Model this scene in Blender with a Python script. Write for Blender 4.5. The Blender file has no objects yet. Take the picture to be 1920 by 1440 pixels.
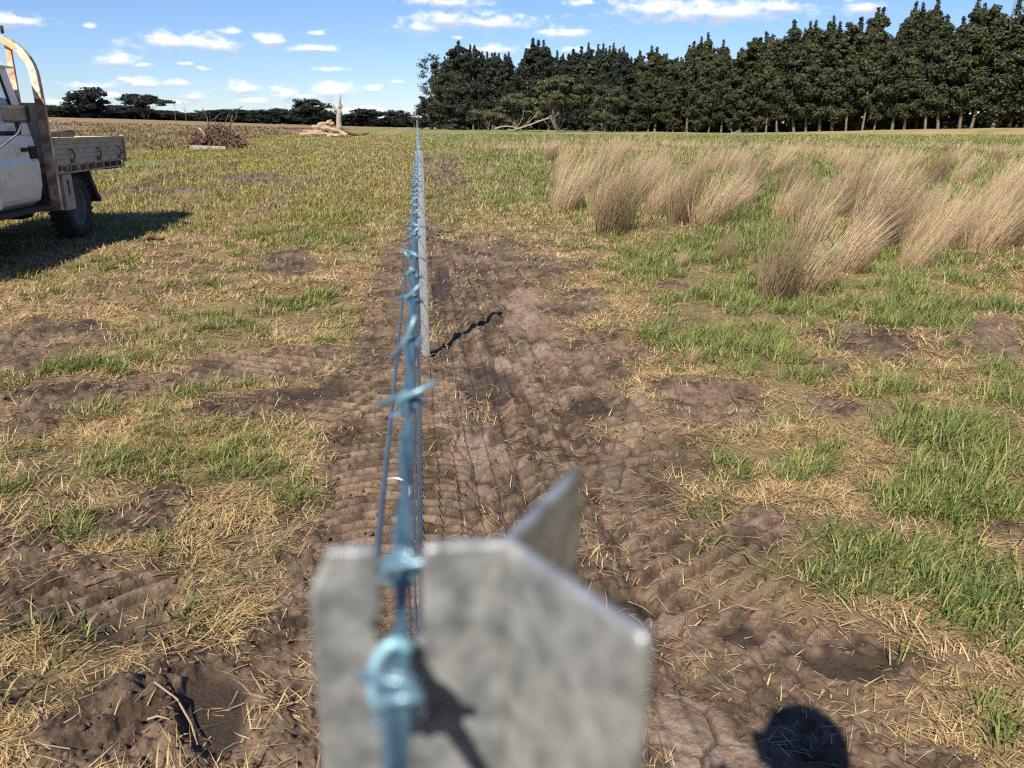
import bpy, bmesh, math, random
import numpy as np
from mathutils import Vector, Matrix
R = math.radians
random.seed(5)
RNG = np.random.default_rng(11)
scene = bpy.context.scene
COL = scene.collection

# ------------------------------------------------------------------ camera, sky, sun, exposure
CAM_H = 1.38
cam_d = bpy.data.cameras.new('camera')
cam_d.sensor_width = 36.0
cam_d.lens = 28.125
cam_d.clip_start = 0.01
cam_d.clip_end = 9000
cam_d.dof.use_dof = True
cam_d.dof.focus_distance = 3.5
cam_d.dof.aperture_fstop = 12.5
cam = bpy.data.objects.new('camera', cam_d)
COL.objects.link(cam)
cam.location = (0, 0, CAM_H)
cam.rotation_euler = (Matrix.Rotation(R(-6.55), 4, 'Z') @ Matrix.Rotation(R(90 - 17.8), 4, 'X') @ Matrix.Rotation(R(0.35), 4, 'Z')).to_euler()
scene.camera = cam

SUN_EL = R(42.4)
SHADOW_AZ = R(26.3)                 # shadows fall this far right of the fence
sun_d = bpy.data.lights.new('sun', 'SUN')
sun_d.energy = 5.0
sun_d.angle = R(0.5)
sun_d.color = (1.0, 0.91, 0.77)
sun = bpy.data.objects.new('sun', sun_d)
COL.objects.link(sun)
ldir = Vector((math.sin(SHADOW_AZ) * math.cos(SUN_EL), math.cos(SHADOW_AZ) * math.cos(SUN_EL), -math.sin(SUN_EL)))
sun.rotation_euler = ldir.to_track_quat('-Z', 'Y').to_euler()
sun.location = (-5, -10, 12)

# pixel <-> place helpers for laying things out on the real ground (1920 px wide photograph)
_P, _Y, _F = R(17.8), R(6.55), 1500.0
def ray(u, v):
    a = (u - 960) / _F; b = (v - 720) / _F
    fw = math.cos(_P) - b * math.sin(_P); dn = math.sin(_P) + b * math.cos(_P)
    return a * math.cos(_Y) + fw * math.sin(_Y), -a * math.sin(_Y) + fw * math.cos(_Y), -dn
def azel(u, v):
    x, y, z = ray(u, v)
    return math.atan2(x, y), math.atan2(z, math.hypot(x, y))
def flat(u, v):
    x, y, z = ray(u, v); t = -CAM_H / z
    return x * t, y * t

def NN(nt, t, **kw):
    n = nt.nodes.new(t)
    for k, v in kw.items():
        setattr(n, k, v)
    return n

world = bpy.data.worlds.new('World')
scene.world = world
world.use_nodes = True
wt = world.node_tree
for n in list(wt.nodes):
    wt.nodes.remove(n)
w_out = NN(wt, 'ShaderNodeOutputWorld')
w_bg = NN(wt, 'ShaderNodeBackground'); w_bg.inputs['Strength'].default_value = 0.066
sky = NN(wt, 'ShaderNodeTexSky', sky_type='NISHITA', sun_disc=False)
sky.sun_elevation = SUN_EL
sky.sun_rotation = math.pi + SHADOW_AZ
sky.air_density = 1.0; sky.dust_density = 0.0; sky.ozone_density = 4.0; sky.altitude = 80
CLOUDS = [  # photo centre, half width, half height of each cloud, thickness
    (338, 80, 95, 19, 1.0), (400, 84, 40, 16, .7), (215, 112, 50, 18, .9), (262, 122, 26, 8, .5), (498, 74, 30, 12, .9), (585, 90, 60, 9, .8),
    (425, 62, 26, 9, .6), (455, 166, 33, 14, 1.0), (530, 177, 33, 16, 1.0), (622, 170, 45, 17, 1.0), (470, 187, 32, 9, .8),
    (562, 182, 70, 8, .6), (690, 167, 21, 9, .9), (362, 180, 40, 10, .7), (505, 168, 14, 6, .6), (165, 162, 50, 8, .8), (270, 157, 60, 10, .9),
    (140, 177, 36, 9, .8), (205, 180, 28, 8, .6), (230, 150, 24, 7, .6), (370, 130, 28, 6, .5), (30, 41, 55, 13, .8), (160, 48, 20, 8, .35), (590, 60, 24, 7, .4),
    (830, 4, 78, 13, .9), (830, 35, 62, 20, .85), (925, 40, 75, 18, .85), (780, 50, 48, 13, .9), (905, 22, 35, 10, .6), (1050, 57, 55, 14, 1.0), (925, 90, 46, 11, .9), (1000, 88, 24, 8, .4),
    (1330, 18, 190, 24, .9), (1225, 12, 90, 22, .9), (1450, 10, 70, 18, .8), (1080, 2, 60, 8, .7), (1610, 8, 45, 18, .75), (1090, 90, 60, 9, .35),
    (845, 68, 22, 6, .4), (615, 130, 50, 7, .35), (735, 152, 24, 6, .35), (345, 122, 22, 6, .4), (660, 205, 90, 7, .45), (740, 212, 60, 8, .5), (330, 192, 60, 7, .4), (120, 195, 40, 8, .5)]
cg = bpy.data.node_groups.new('cumulus', 'ShaderNodeTree')
cg.interface.new_socket('dir', in_out='INPUT', socket_type='NodeSocketVector')
cg.interface.new_socket('cover', in_out='OUTPUT', socket_type='NodeSocketFloat')
gi = NN(cg, 'NodeGroupInput'); go = NN(cg, 'NodeGroupOutput')
last = None
for (u, v, du, dv, th) in CLOUDS:
    a, e = azel(u, v)
    wa = abs(azel(u + du, v)[0] - azel(u - du, v)[0]) / 2; we = abs(azel(u, v + dv)[1] - azel(u, v - dv)[1]) / 2
    s1 = NN(cg, 'ShaderNodeVectorMath', operation='SUBTRACT'); s1.inputs[1].default_value = (a, e - we * .15, 0)
    s2 = NN(cg, 'ShaderNodeVectorMath', operation='MULTIPLY'); s2.inputs[1].default_value = (.82 / wa, .82 / we, 0)
    s3 = NN(cg, 'ShaderNodeVectorMath', operation='LENGTH')
    s4 = NN(cg, 'ShaderNodeMath', operation='SUBTRACT'); s4.inputs[0].default_value = .5 + .55 * th
    cg.links.new(gi.outputs[0], s1.inputs[0]); cg.links.new(s1.outputs[0], s2.inputs[0]); cg.links.new(s2.outputs[0], s3.inputs[0]); cg.links.new(s3.outputs['Value'], s4.inputs[1])
    if last is None:
        last = s4.outputs[0]
    else:
        mx = NN(cg, 'ShaderNodeMath', operation='SMOOTH_MAX'); mx.inputs[2].default_value = .12
        cg.links.new(last, mx.inputs[0]); cg.links.new(s4.outputs[0], mx.inputs[1]); last = mx.outputs[0]
cg.links.new(last, go.inputs[0])
L = wt.links.new
tc = NN(wt, 'ShaderNodeTexCoord'); sp = NN(wt, 'ShaderNodeSeparateXYZ'); L(tc.outputs['Generated'], sp.inputs[0])
az_n = NN(wt, 'ShaderNodeMath', operation='ARCTAN2'); L(sp.outputs[0], az_n.inputs[0]); L(sp.outputs[1], az_n.inputs[1])
el_n = NN(wt, 'ShaderNodeMath', operation='ARCSINE'); L(sp.outputs[2], el_n.inputs[0])
ae = NN(wt, 'ShaderNodeCombineXYZ'); L(az_n.outputs[0], ae.inputs[0]); L(el_n.outputs[0], ae.inputs[1])
stretch = NN(wt, 'ShaderNodeVectorMath', operation='MULTIPLY'); stretch.inputs[1].default_value = (1, 1.9, 1); L(ae.outputs[0], stretch.inputs[0])
nz = NN(wt, 'ShaderNodeTexNoise'); nz.inputs['Scale'].default_value = 42; nz.inputs['Detail'].default_value = 9; nz.inputs['Roughness'].default_value = .62; L(stretch.outputs[0], nz.inputs['Vector'])
nz2 = NN(wt, 'ShaderNodeTexNoise'); nz2.inputs['Scale'].default_value = 16; nz2.inputs['Detail'].default_value = 5; L(stretch.outputs[0], nz2.inputs['Vector'])
wv = NN(wt, 'ShaderNodeVectorMath', operation='SUBTRACT'); wv.inputs[1].default_value = (.5, .5, .5); L(nz2.outputs['Color'], wv.inputs[0])
wm = NN(wt, 'ShaderNodeVectorMath', operation='MULTIPLY'); wm.inputs[1].default_value = (.035, .010, 0); L(wv.outputs[0], wm.inputs[0])
wa_ = NN(wt, 'ShaderNodeVectorMath', operation='ADD'); L(ae.outputs[0], wa_.inputs[0]); L(wm.outputs[0], wa_.inputs[1])
g1 = NN(wt, 'ShaderNodeGroup'); g1.node_tree = cg; L(wa_.outputs[0], g1.inputs[0])
up = NN(wt, 'ShaderNodeVectorMath', operation='ADD'); up.inputs[1].default_value = (-.002, .0055, 0); L(wa_.outputs[0], up.inputs[0])
g2 = NN(wt, 'ShaderNodeGroup'); g2.node_tree = cg; L(up.outputs[0], g2.inputs[0])
nb = NN(wt, 'ShaderNodeMath', operation='MULTIPLY_ADD'); nb.inputs[1].default_value = 3.0; nb.inputs[2].default_value = -1.56; L(nz.outputs['Fac'], nb.inputs[0])
dn = NN(wt, 'ShaderNodeMath', operation='ADD'); L(g1.outputs[0], dn.inputs[0]); L(nb.outputs[0], dn.inputs[1])
cov = NN(wt, 'ShaderNodeMapRange', interpolation_type='SMOOTHSTEP'); cov.inputs['From Min'].default_value = -.12; cov.inputs['From Max'].default_value = .92; L(dn.outputs[0], cov.inputs['Value'])
sh = NN(wt, 'ShaderNodeMath', operation='SUBTRACT'); L(g2.outputs[0], sh.inputs[0]); L(g1.outputs[0], sh.inputs[1])
shr = NN(wt, 'ShaderNodeMapRange'); shr.inputs['From Min'].default_value = -.35; shr.inputs['From Max'].default_value = .35; L(sh.outputs[0], shr.inputs['Value'])
ccol = NN(wt, 'ShaderNodeMix', data_type='RGBA')
ccol.inputs['A'].default_value = (10.4, 10.5, 10.7, 1); ccol.inputs['B'].default_value = (5.6, 6.2, 7.4, 1); L(shr.outputs[0], ccol.inputs['Factor'])
skm = NN(wt, 'ShaderNodeMix', data_type='RGBA', blend_type='MULTIPLY'); skm.inputs['Factor'].default_value = 1.0
skm.inputs['B'].default_value = (.80, .90, 1.15, 1); L(sky.outputs[0], skm.inputs['A'])
mixc = NN(wt, 'ShaderNodeMix', data_type='RGBA'); L(cov.outputs[0], mixc.inputs['Factor']); L(skm.outputs['Result'], mixc.inputs['A']); L(ccol.outputs['Result'], mixc.inputs['B'])
L(mixc.outputs['Result'], w_bg.inputs['Color']); L(w_bg.outputs[0], w_out.inputs['Surface'])

scene.view_settings.view_transform = 'Standard'
scene.view_settings.look = 'None'
scene.view_settings.exposure = 0.76
scene.view_settings.gamma = 1.0
scene.render.engine = 'CYCLES'
scene.cycles.use_denoising = False
scene.cycles.use_adaptive_sampling = False
scene.cycles.filter_width = 1.2
scene.cycles.sample_clamp_indirect = 4.0
scene.cycles.caustics_reflective = False
scene.cycles.caustics_refractive = False
scene.cycles.max_bounces = 6
scene.cycles.transparent_max_bounces = 6

# ------------------------------------------------------------------ numeric helpers
def _hash(ix, iy, seed):
    h = (ix.astype(np.uint32) * np.uint32(374761393)) ^ (iy.astype(np.uint32) * np.uint32(668265263)) ^ np.uint32((seed * 2246822519) & 0xffffffff)
    h = (h ^ (h >> np.uint32(13))) * np.uint32(1274126177)
    h = h ^ (h >> np.uint32(16))
    return (h & np.uint32(0xffffff)).astype(np.float64) / 16777215.0
def vnoise(x, y, seed=0):
    ix = np.floor(x).astype(np.int64); iy = np.floor(y).astype(np.int64)
    fx = x - ix; fy = y - iy
    fx = fx * fx * fx * (fx * (fx * 6 - 15) + 10); fy = fy * fy * fy * (fy * (fy * 6 - 15) + 10)
    a = _hash(ix, iy, seed); b = _hash(ix + 1, iy, seed); c = _hash(ix, iy + 1, seed); d = _hash(ix + 1, iy + 1, seed)
    return (a + (b - a) * fx) * (1 - fy) + (c + (d - c) * fx) * fy
def fbm(x, y, s, octv=4, seed=0, gain=.5):
    t = 0; amp = 1; tot = 0; ca, sa = math.cos(.6), math.sin(.6)
    x = x / s; y = y / s
    for i in range(octv):
        t = t + amp * vnoise(x, y, seed + i * 17); tot += amp; amp *= gain
        x, y = (x * ca - y * sa) * 2.03 + 5.1, (x * sa + y * ca) * 2.03 + 1.7
    return t / tot
def worley(x, y, s, seed=0):
    x = x / s; y = y / s
    ix = np.floor(x).astype(np.int64); iy = np.floor(y).astype(np.int64)
    f1 = np.full(x.shape, 9.0); f2 = np.full(x.shape, 9.0); idv = np.zeros(x.shape)
    for i in (-1, 0, 1):
        for j in (-1, 0, 1):
            px = ix + i + _hash(ix + i, iy + j, seed); py = iy + j + _hash(ix + i, iy + j, seed + 7)
            d = np.hypot(px - x, py - y); h = _hash(ix + i, iy + j, seed + 13)
            m = d < f1
            f2 = np.where(m, f1, np.minimum(f2, d)); idv = np.where(m, h, idv); f1 = np.where(m, d, f1)
    return f1, f2, idv
def sst(a, b, x):
    t = np.clip((x - a) / (b - a), 0, 1)
    return t * t * (3 - 2 * t)
def lerp(a, b, t):
    return a + (b - a) * t

# ------------------------------------------------------------------ terrain
def base_z(x, y):
    x = np.asarray(x, float); y = np.asarray(y, float)
    r = np.hypot(x, y)
    z = 1.0 * (1 - np.exp(-np.maximum(0, r - 14) / 110.0)) * sst(-40, 30, y)
    z = z + .026 * np.log1p(np.exp(np.clip((-x - 12) / 3, -30, 30))) * 3 * sst(30, 220, r) * sst(0, 60, y)
    z = z + 1.05 * np.exp(-(((x - 82) / 34) ** 2 + ((y - 100) / 34) ** 2)) - .25 * np.exp(-(((x - 45) / 30) ** 2 + ((y - 135) / 30) ** 2))
    z = z + (fbm(x, y, 7, 2, 91) - .5) * .16 * sst(5, 14, r) + (fbm(x, y, 60, 2, 92) - .5) * .5 * sst(60, 200, r)
    return z
def P_(u, v, du, dv):
    c = flat(u, v); a = flat(u, v - dv); b = flat(u, v + dv); l = flat(u - du, v); r = flat(u + du, v)
    return c[0], c[1], math.hypot(r[0] - l[0], r[1] - l[1]) / 2, math.hypot(a[0] - b[0], a[1] - b[1]) / 2
MUD = [P_(*p) for p in [(545, 497, 55, 28), (735, 540, 26, 70), (430, 690, 190, 45), (650, 745, 110, 50), (540, 770, 160, 36), (150, 745, 160, 36), (120, 1130, 190, 120), (430, 1310, 210, 130), (40, 1050, 90, 120), (250, 1330, 170, 90),
    (710, 890, 80, 120), (830, 900, 130, 220), (930, 620, 110, 130), (1000, 760, 130, 180), (1150, 900, 120, 160), (1160, 1080, 150, 130), (1320, 1380, 190, 90), (1450, 990, 75, 60), (1450, 1200, 160, 50), (1640, 625, 120, 30), (1850, 640, 90, 40), (1250, 533, 45, 16),
    (1620, 1230, 150, 40), (1500, 1360, 190, 90), (1760, 1420, 120, 40), (80, 640, 120, 50), (790, 470, 60, 60), (880, 480, 100, 40), (1000, 500, 80, 40), (1090, 640, 90, 100), (820, 315, 60, 16), (840, 345, 40, 20), (470, 345, 90, 10), (330, 370, 110, 9), (300, 318, 70, 8), (1330, 740, 110, 60), (300, 960, 90, 40), (60, 800, 60, 30), (1900, 1000, 60, 25), (1560, 690, 50, 20), (1560, 760, 60, 25), (560, 1180, 90, 80)]]
GREEN = [P_(*p) for p in [(560, 905, 110, 60), (360, 905, 50, 40), (150, 985, 60, 35), (440, 870, 70, 50), (630, 940, 50, 45), (130, 860, 150, 50), (150, 700, 130, 50), (440, 605, 140, 40), (210, 515, 170, 34), (620, 590, 100, 50), (550, 410, 200, 50), (480, 320, 220, 34), (880, 540, 70, 50), (930, 620, 50, 16), (1390, 585, 150, 75), (1750, 560, 170, 60), (1430, 665, 70, 45), (1640, 760, 90, 60), (1800, 800, 130, 70), (1790, 930, 110, 80), (1500, 850, 90, 50), (1600, 1060, 170, 80), (1810, 1110, 140, 90), (1375, 885, 55, 35), (1330, 965, 50, 35), (1400, 1232, 26, 16), (1640, 1350, 38, 26), (1890, 1380, 40, 34), (1230, 480, 120, 40), (1500, 480, 300, 60), (1250, 330, 160, 30), (850, 370, 90, 24), (1550, 260, 400, 7), (420, 292, 240, 12), (1250, 610, 60, 40), (1480, 720, 70, 50)]]
CRUST = [P_(*p) for p in [(985, 590, 45, 50), (1010, 655, 40, 10), (930, 690, 70, 30), (1320, 1390, 130, 60), (1150, 870, 40, 60), (1290, 690, 40, 16), (1270, 1170, 50, 30), (1480, 850, 40, 20), (900, 860, 80, 70), (1190, 760, 20, 60), (1480, 795, 70, 30), (1560, 830, 26, 16)]]
WET = [P_(*p) for p in [(1105, 757, 34, 24), (925, 715, 60, 34), (1190, 1140, 70, 26), (830, 545, 22, 50), (600, 740, 70, 26), (1390, 1190, 40, 22), (1560, 1235, 90, 22), (150, 1230, 110, 60), (430, 1330, 60, 90)]]
def ell(lst, x, y, wx, wy):
    out = np.zeros(x.shape)
    for (cx, cy, a, b) in lst:
        if abs(cy) > 1e4: continue
        # lay each patch across the line of sight
        th = math.atan2(cx, cy); c, s = math.cos(th), math.sin(th)
        dx = x - cx; dy = y - cy
        la = (dx * c - dy * s) / a + wx; lo = (dx * s + dy * c) / b + wy
        out = np.maximum(out, 1.25 - np.sqrt(la * la + lo * lo))
    return out
def fields(x, y):
    r = np.hypot(x, y)
    k = np.clip(r / 3, .8, 12)
    wx = (fbm(x, y, .34, 4, 1) - .5) * 1.5 + (fbm(x, y, 1.3, 2, 5) - .5) * .8
    wy = (fbm(x, y, .34, 4, 2) - .5) * 1.5 + (fbm(x, y, 1.3, 2, 6) - .5) * .8
    m = sst(.05, .62, ell(MUD, x, y, wx, wy))
    g = sst(.05, .7, ell(GREEN, x, y, wx, wy))
    c = sst(.2, .5, ell(CRUST, x, y, wx, wy))
    w = sst(.1, .6, ell(WET, x, y, wx * .8, wy * .8))
    n1 = fbm(x, y, .9, 4, 11); n2 = fbm(x, y, 2.6, 4, 12); n3 = fbm(x, y, 14, 3, 13)
    track = sst(-.62, -.35, x) * (1 - sst(.75, 1.5, x + (n1 - .5) * .9)) * (1 - sst(8, 13, y))
    m = np.maximum(m, track * sst(.22, .36, n1 + .12) * .96)
    trackfar = np.exp(-((x - .5) / .6) ** 2) * sst(9, 13, y) * (1 - sst(60, 120, y))
    m = np.maximum(m, trackfar * sst(.42, .6, n2) * .7)
    rut = np.exp(-((x + 6.1) / .32) ** 2) + np.exp(-((x + 7.7) / .34) ** 2) + np.exp(-((x + 9.2) / .3) ** 2) * .8
    rut = rut * sst(12, 16, y) * (1 - sst(50, 80, y))
    m = np.maximum(m, rut * sst(.3, .46, n1) * .95)
    lane = np.exp(-((x + 2.75 + (n2 - .5) * .5) / .33) ** 2) + .8 * np.exp(-((x + 4.3 + (n2 - .5) * .5) / .3) ** 2)
    lane = lane * (1 - sst(40, 80, y))
    m = np.maximum(m, lane * sst(.42, .6, n1) * .7)
    leftz = 1 - sst(-1.1, -.5, x); rightz = sst(1.3, 2.2, x)
    gd = np.where(x < 0, sst(.46, .66, n1 * .5 + n2 * .5 + .02) * (.42 + .4 * sst(5, 16, r)), sst(.42, .62, n1 * .5 + n2 * .5 + .0) * (.62 + .2 * sst(6, 16, r)))
    gd = gd + (sst(6, 16, r) * .34 + .5 * np.exp(-((x + 10.2) / 1.8) ** 2) * sst(18, 26, y)) * np.where(x < 0, 1, .8)
    gd = gd + .25 * sst(13, 24, r) * sst(1.5, 4, x)
    gd = gd * (1 - .6 * (1 - sst(1.6, 2.4, r)))
    gd = gd * np.maximum(np.maximum(leftz, rightz), sst(9, 14, y))
    g = np.clip(np.maximum(g, gd) , 0, 1)
    g = g * (1 - .92 * m) * (1 - .75 * np.clip(lane, 0, 1))
    # ploughed paddock on the left
    pad = sst(-.6, .6, (-x - 12.3) + (fbm(x, y, 5, 3, 21) - .5) * 3) * sst(24, 30, y + (-x - 12) * .35)
    c = c * sst(.3, .6, m + .25)
    return m, g, c, w, pad, n1, n2, n3
def tread_prints(x, y, n1, cl):
    """Lug prints pressed in the mud: (mask, phase) of each patch."""
    wob = (n1 - .5) * .10 + (cl - .5) * .05; p2 = 2 * math.pi
    brk = .6 + .4 * sst(.30, .42, fbm(x, y, .22, 2, 41))
    out = [(sst(-.40, -.34, x) * (1 - sst(.10, .17, x)) * sst(1.9, 2.2, y) * (1 - sst(4.2, 5.2, y)) * brk, (y + x * x * .8 + .10 * x + wob * .25) * p2 / .068)]
    for cx, cy, a, b, u, v, per in ((.47, 2.85, .24, .36, -.6, .83, .088), (.95, 2.25, .28, .38, -.62, .8, .08), (-.42, 4.1, .16, .4, .45, .9, .09), (-.95, 4.9, .5, .45, .45, .9, .10), (-.95, 2.25, .22, .17, -.55, .75, .075), (.62, 4.1, .3, .7, -.35, .9, .085), (1.0, 3.3, .2, .6, -.4, .9, .085)):
        out.append((np.exp(-(((x - cx) / a) ** 4 + ((y - cy) / b) ** 4)) * brk, (y * v + (x - .3) * u + wob * .6) * p2 / per))
    return out
def micro_z(x, y, f, fine=True):
    m, g, c, w, pad, n1, n2, n3 = f
    r = np.hypot(x, y)
    near = 1 - sst(25, 60, r)
    z = (fbm(x, y, .5, 4, 31) - .5) * .07 * (1 - m * .45) + (n1 - .5) * .06
    cl = fbm(x, y, .11, 4, 33, .6)
    z = z + np.abs(cl - .5) * .085 * m * (1 - w) * (1 - c) + (fbm(x, y, .045, 3, 35) - .5) * .016 * (1 - w)
    f1, f2, idv = worley(x + (n1 - .5) * .3, y, .16, 3)
    edge = sst(0, .09, f2 - f1)
    f1b, f2b, idb = worley(x + (cl - .5) * .06, y + (n1 - .5) * .1, .042, 9)
    z = z + m * (1 - w) * (1 - c * .8) * (.55 - f1b) * (.2 + idb) * .030 * sst(.35, .6, fbm(x, y, .3, 2, 44))
    f1d, f2d, idd = worley(x + (cl - .5) * .03, y, .021, 15)
    z = z + m * (1 - w) * (.5 - f1d) * (.1 + idd) * .011 * (1 - sst(2.6, 4.5, r)) * sst(.42, .58, fbm(x, y, .17, 2, 46))
    z = z + c * (.010 + idv * .012) * edge + m * (1 - c) * (1 - w) * sst(.45, .9, idv) * sst(0, .35, f2 - f1) * .016
    for mk, ph in tread_prints(x, y, n1, cl):
        z = z * (1 - mk * .86) + mk * (sst(.3, .65, .5 + .5 * np.sin(ph)) - .5) * .040
    # wheel edges running along the track
    for xo, amp in ((.33, .02), (.62, .02), (.16, .012), (1.02, .02)):
        z = z - amp * np.exp(-((x - xo - (n2 - .5) * .15 - .02 * y) / .03) ** 2) * m * sst(1.2, 2, y) * (1 - sst(6, 9, y))
    rut = np.exp(-((x + 6.1) / .2) ** 2) + np.exp(-((x + 7.7) / .2) ** 2) + np.exp(-((x + 9.2) / .2) ** 2)
    z = z - rut * .2 * sst(11, 15, y) * (1 - sst(50, 90, y)) * (.4 + .6 * sst(.35, .55, n1))
    z = z + (fbm(x, y * .10, .075, 3, 68) - .5) * .045 * m * sst(-.3, .2, x) * (1 - sst(1.0, 1.6, x)) * sst(2.2, 4, y) * (1 - sst(10, 14, y))
    z = z - .012 * w
    z = z + pad * (fbm(x, y, .8, 3, 51) - .5) * .35 * (1 - sst(120, 200, r))
    rg = sst(2.0, 5.0, x) * sst(4, 7, y)
    z = z + rg * (fbm(x, y, 1.1, 3, 52) - .5) * .22 + rg * (n2 - .5) * .2
    return z * np.maximum(near, pad * .8)
def ground_z(x, y):
    x = np.atleast_1d(np.asarray(x, float)); y = np.atleast_1d(np.asarray(y, float))
    return base_z(x, y) + micro_z(x, y, fields(x, y))
def gz(x, y):
    return float(ground_z(x, y)[0])
def spot(u, v, rmax=900):
    """Where the sight line through a photo point meets the rolling ground."""
    d = ray(u, v); t = 1.0; prev = t
    while t < rmax:
        if CAM_H + d[2] * t <= float(base_z(d[0] * t, d[1] * t)):
            return d[0] * t, d[1] * t
        t *= 1.01
    return d[0] * rmax, d[1] * rmax

# ------------------------------------------------------------------ materials
def pmat(name, c1, c2=None, scale=12, rough=.65, metal=0.0, bump=0.0, bscale=None, lo=.35, hi=.65, spec=.5, detail=6, coords='Object', c3=None, s3=3, t3=.6):
    m = bpy.data.materials.new(name); m.use_nodes = True
    nt = m.node_tree; p = nt.nodes['Principled BSDF']
    p.inputs['Roughness'].default_value = rough; p.inputs['Metallic'].default_value = metal
    p.inputs['Specular IOR Level'].default_value = spec
    c2 = c2 or c1
    t = NN(nt, 'ShaderNodeTexCoord')
    n = NN(nt, 'ShaderNodeTexNoise'); n.inputs['Scale'].default_value = scale; n.inputs['Detail'].default_value = detail; n.inputs['Roughness'].default_value = .6
    nt.links.new(t.outputs[coords], n.inputs['Vector'])
    mr = NN(nt, 'ShaderNodeMapRange'); mr.inputs['From Min'].default_value = lo; mr.inputs['From Max'].default_value = hi
    nt.links.new(n.outputs['Fac'], mr.inputs['Value'])
    mx = NN(nt, 'ShaderNodeMix', data_type='RGBA'); mx.inputs['A'].default_value = (*c1, 1); mx.inputs['B'].default_value = (*c2, 1)
    nt.links.new(mr.outputs[0], mx.inputs['Factor'])
    out = mx.outputs['Result']
    if c3:
        n3 = NN(nt, 'ShaderNodeTexNoise'); n3.inputs['Scale'].default_value = s3; n3.inputs['Detail'].default_value = 5; n3.inputs['Roughness'].default_value = .6
        nt.links.new(t.outputs[coords], n3.inputs['Vector'])
        m3 = NN(nt, 'ShaderNodeMapRange'); m3.inputs['From Min'].default_value = t3 - .06; m3.inputs['From Max'].default_value = t3 + .08
        nt.links.new(n3.outputs['Fac'], m3.inputs['Value'])
        x3 = NN(nt, 'ShaderNodeMix', data_type='RGBA'); x3.inputs['B'].default_value = (*c3, 1)
        nt.links.new(out, x3.inputs['A']); nt.links.new(m3.outputs[0], x3.inputs['Factor']); out = x3.outputs['Result']
    nt.links.new(out, p.inputs['Base Color'])
    if bump:
        n2 = NN(nt, 'ShaderNodeTexNoise'); n2.inputs['Scale'].default_value = bscale or scale * 3; n2.inputs['Detail'].default_value = 5
        nt.links.new(t.outputs[coords], n2.inputs['Vector'])
        b = NN(nt, 'ShaderNodeBump'); b.inputs['Strength'].default_value = bump; b.inputs['Distance'].default_value = .02
        nt.links.new(n2.outputs['Fac'], b.inputs['Height']); nt.links.new(b.outputs[0], p.inputs['Normal'])
    return m
def leafmat(name, trans=.3, rough=.6):
    m = bpy.data.materials.new(name); m.use_nodes = True
    nt = m.node_tree; p = nt.nodes['Principled BSDF']; p.inputs['Roughness'].default_value = rough; p.inputs['Specular IOR Level'].default_value = .25
    a = NN(nt, 'ShaderNodeAttribute', attribute_name='col')
    nt.links.new(a.outputs['Color'], p.inputs['Base Color'])
    t = NN(nt, 'ShaderNodeBsdfTranslucent'); nt.links.new(a.outputs['Color'], t.inputs['Color'])
    mx = NN(nt, 'ShaderNodeMixShader'); mx.inputs[0].default_value = trans
    nt.links.new(p.outputs[0], mx.inputs[1]); nt.links.new(t.outputs[0], mx.inputs[2])
    nt.links.new(mx.outputs[0], nt.nodes['Material Output'].inputs['Surface'])
    return m
M_BLADE = leafmat('grass_blades', .35)
M_LEAF = leafmat('gum_leaves', .15)
M_GALV = pmat('galvanised_steel', (.21, .225, .235), (.60, .625, .63), scale=150, rough=.40, metal=.65, bump=.12, bscale=400, lo=.30, hi=.70, detail=3, c3=(.80, .74, .50), s3=85, t3=.66)
M_SPINE = pmat('rust_stained_zinc', (.06, .05, .042), (.13, .115, .10), scale=160, rough=.8, metal=.1, bump=.2)
M_BLUE = pmat('blue_coated_wire', (.085, .165, .235), (.15, .265, .35), scale=90, rough=.33, metal=.25, spec=.5)
M_STRAND = pmat('blue_wire_strand', (.045, .095, .14), (.08, .15, .21), scale=90, rough=.36, metal=.25, spec=.5)
M_TIE = pmat('bright_blue_wire', (.17, .36, .48), (.24, .46, .58), scale=90, rough=.35, metal=.1, spec=.6)
M_NET = pmat('dark_fence_wire', (.07, .10, .14), (.13, .17, .22), scale=60, rough=.45, metal=.5)
M_CLIP = pmat('bright_wire', (.6, .6, .6), (.75, .75, .75), scale=50, rough=.3, metal=.7)
M_WHITE = pmat('white_paint', (.80, .79, .74), (.72, .69, .61), scale=3, rough=.4, c3=(.36, .31, .24), s3=5, t3=.68, spec=.5)
M_TRAY = pmat('weathered_tray_paint', (.47, .42, .33), (.33, .28, .21), scale=7, rough=.6, bump=.1, c3=(.20, .12, .07), s3=9, t3=.64)
M_RUST = pmat('rusty_steel', (.20, .085, .045), (.30, .17, .10), scale=9, rough=.85, bump=.2, c3=(.50, .42, .32), s3=4, t3=.56)
M_HOOP = pmat('peeling_hoop_paint', (.72, .65, .53), (.52, .34, .19), scale=4.5, rough=.7, lo=.42, hi=.56, c3=(.22, .10, .05), s3=8, t3=.60)
M_RUBBER = pmat('black_rubber', (.018, .018, .019), (.045, .042, .038), scale=9, rough=.85, bump=.1)
M_PLASTIC = pmat('black_plastic', (.014, .014, .015), (.032, .030, .028), scale=14, rough=.7, spec=.25)
M_DARK = pmat('dark_chassis', (.02, .018, .016), (.05, .04, .03), scale=6, rough=.8)
M_GLASS = bpy.data.materials.new('window_glass'); M_GLASS.use_nodes = True
_p = M_GLASS.node_tree.nodes['Principled BSDF']; _p.inputs['Transmission Weight'].default_value = .85; _p.inputs['Base Color'].default_value = (.55, .65, .68, 1); _p.inputs['Roughness'].default_value = .03
M_CHROME = pmat('dull_chrome', (.5, .5, .5), (.6, .6, .6), rough=.3, metal=.9)
M_BARK = pmat('gum_bark', (.17, .13, .10), (.065, .05, .04), scale=2.5, rough=.9, coords='Object', bump=.2)
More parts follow.
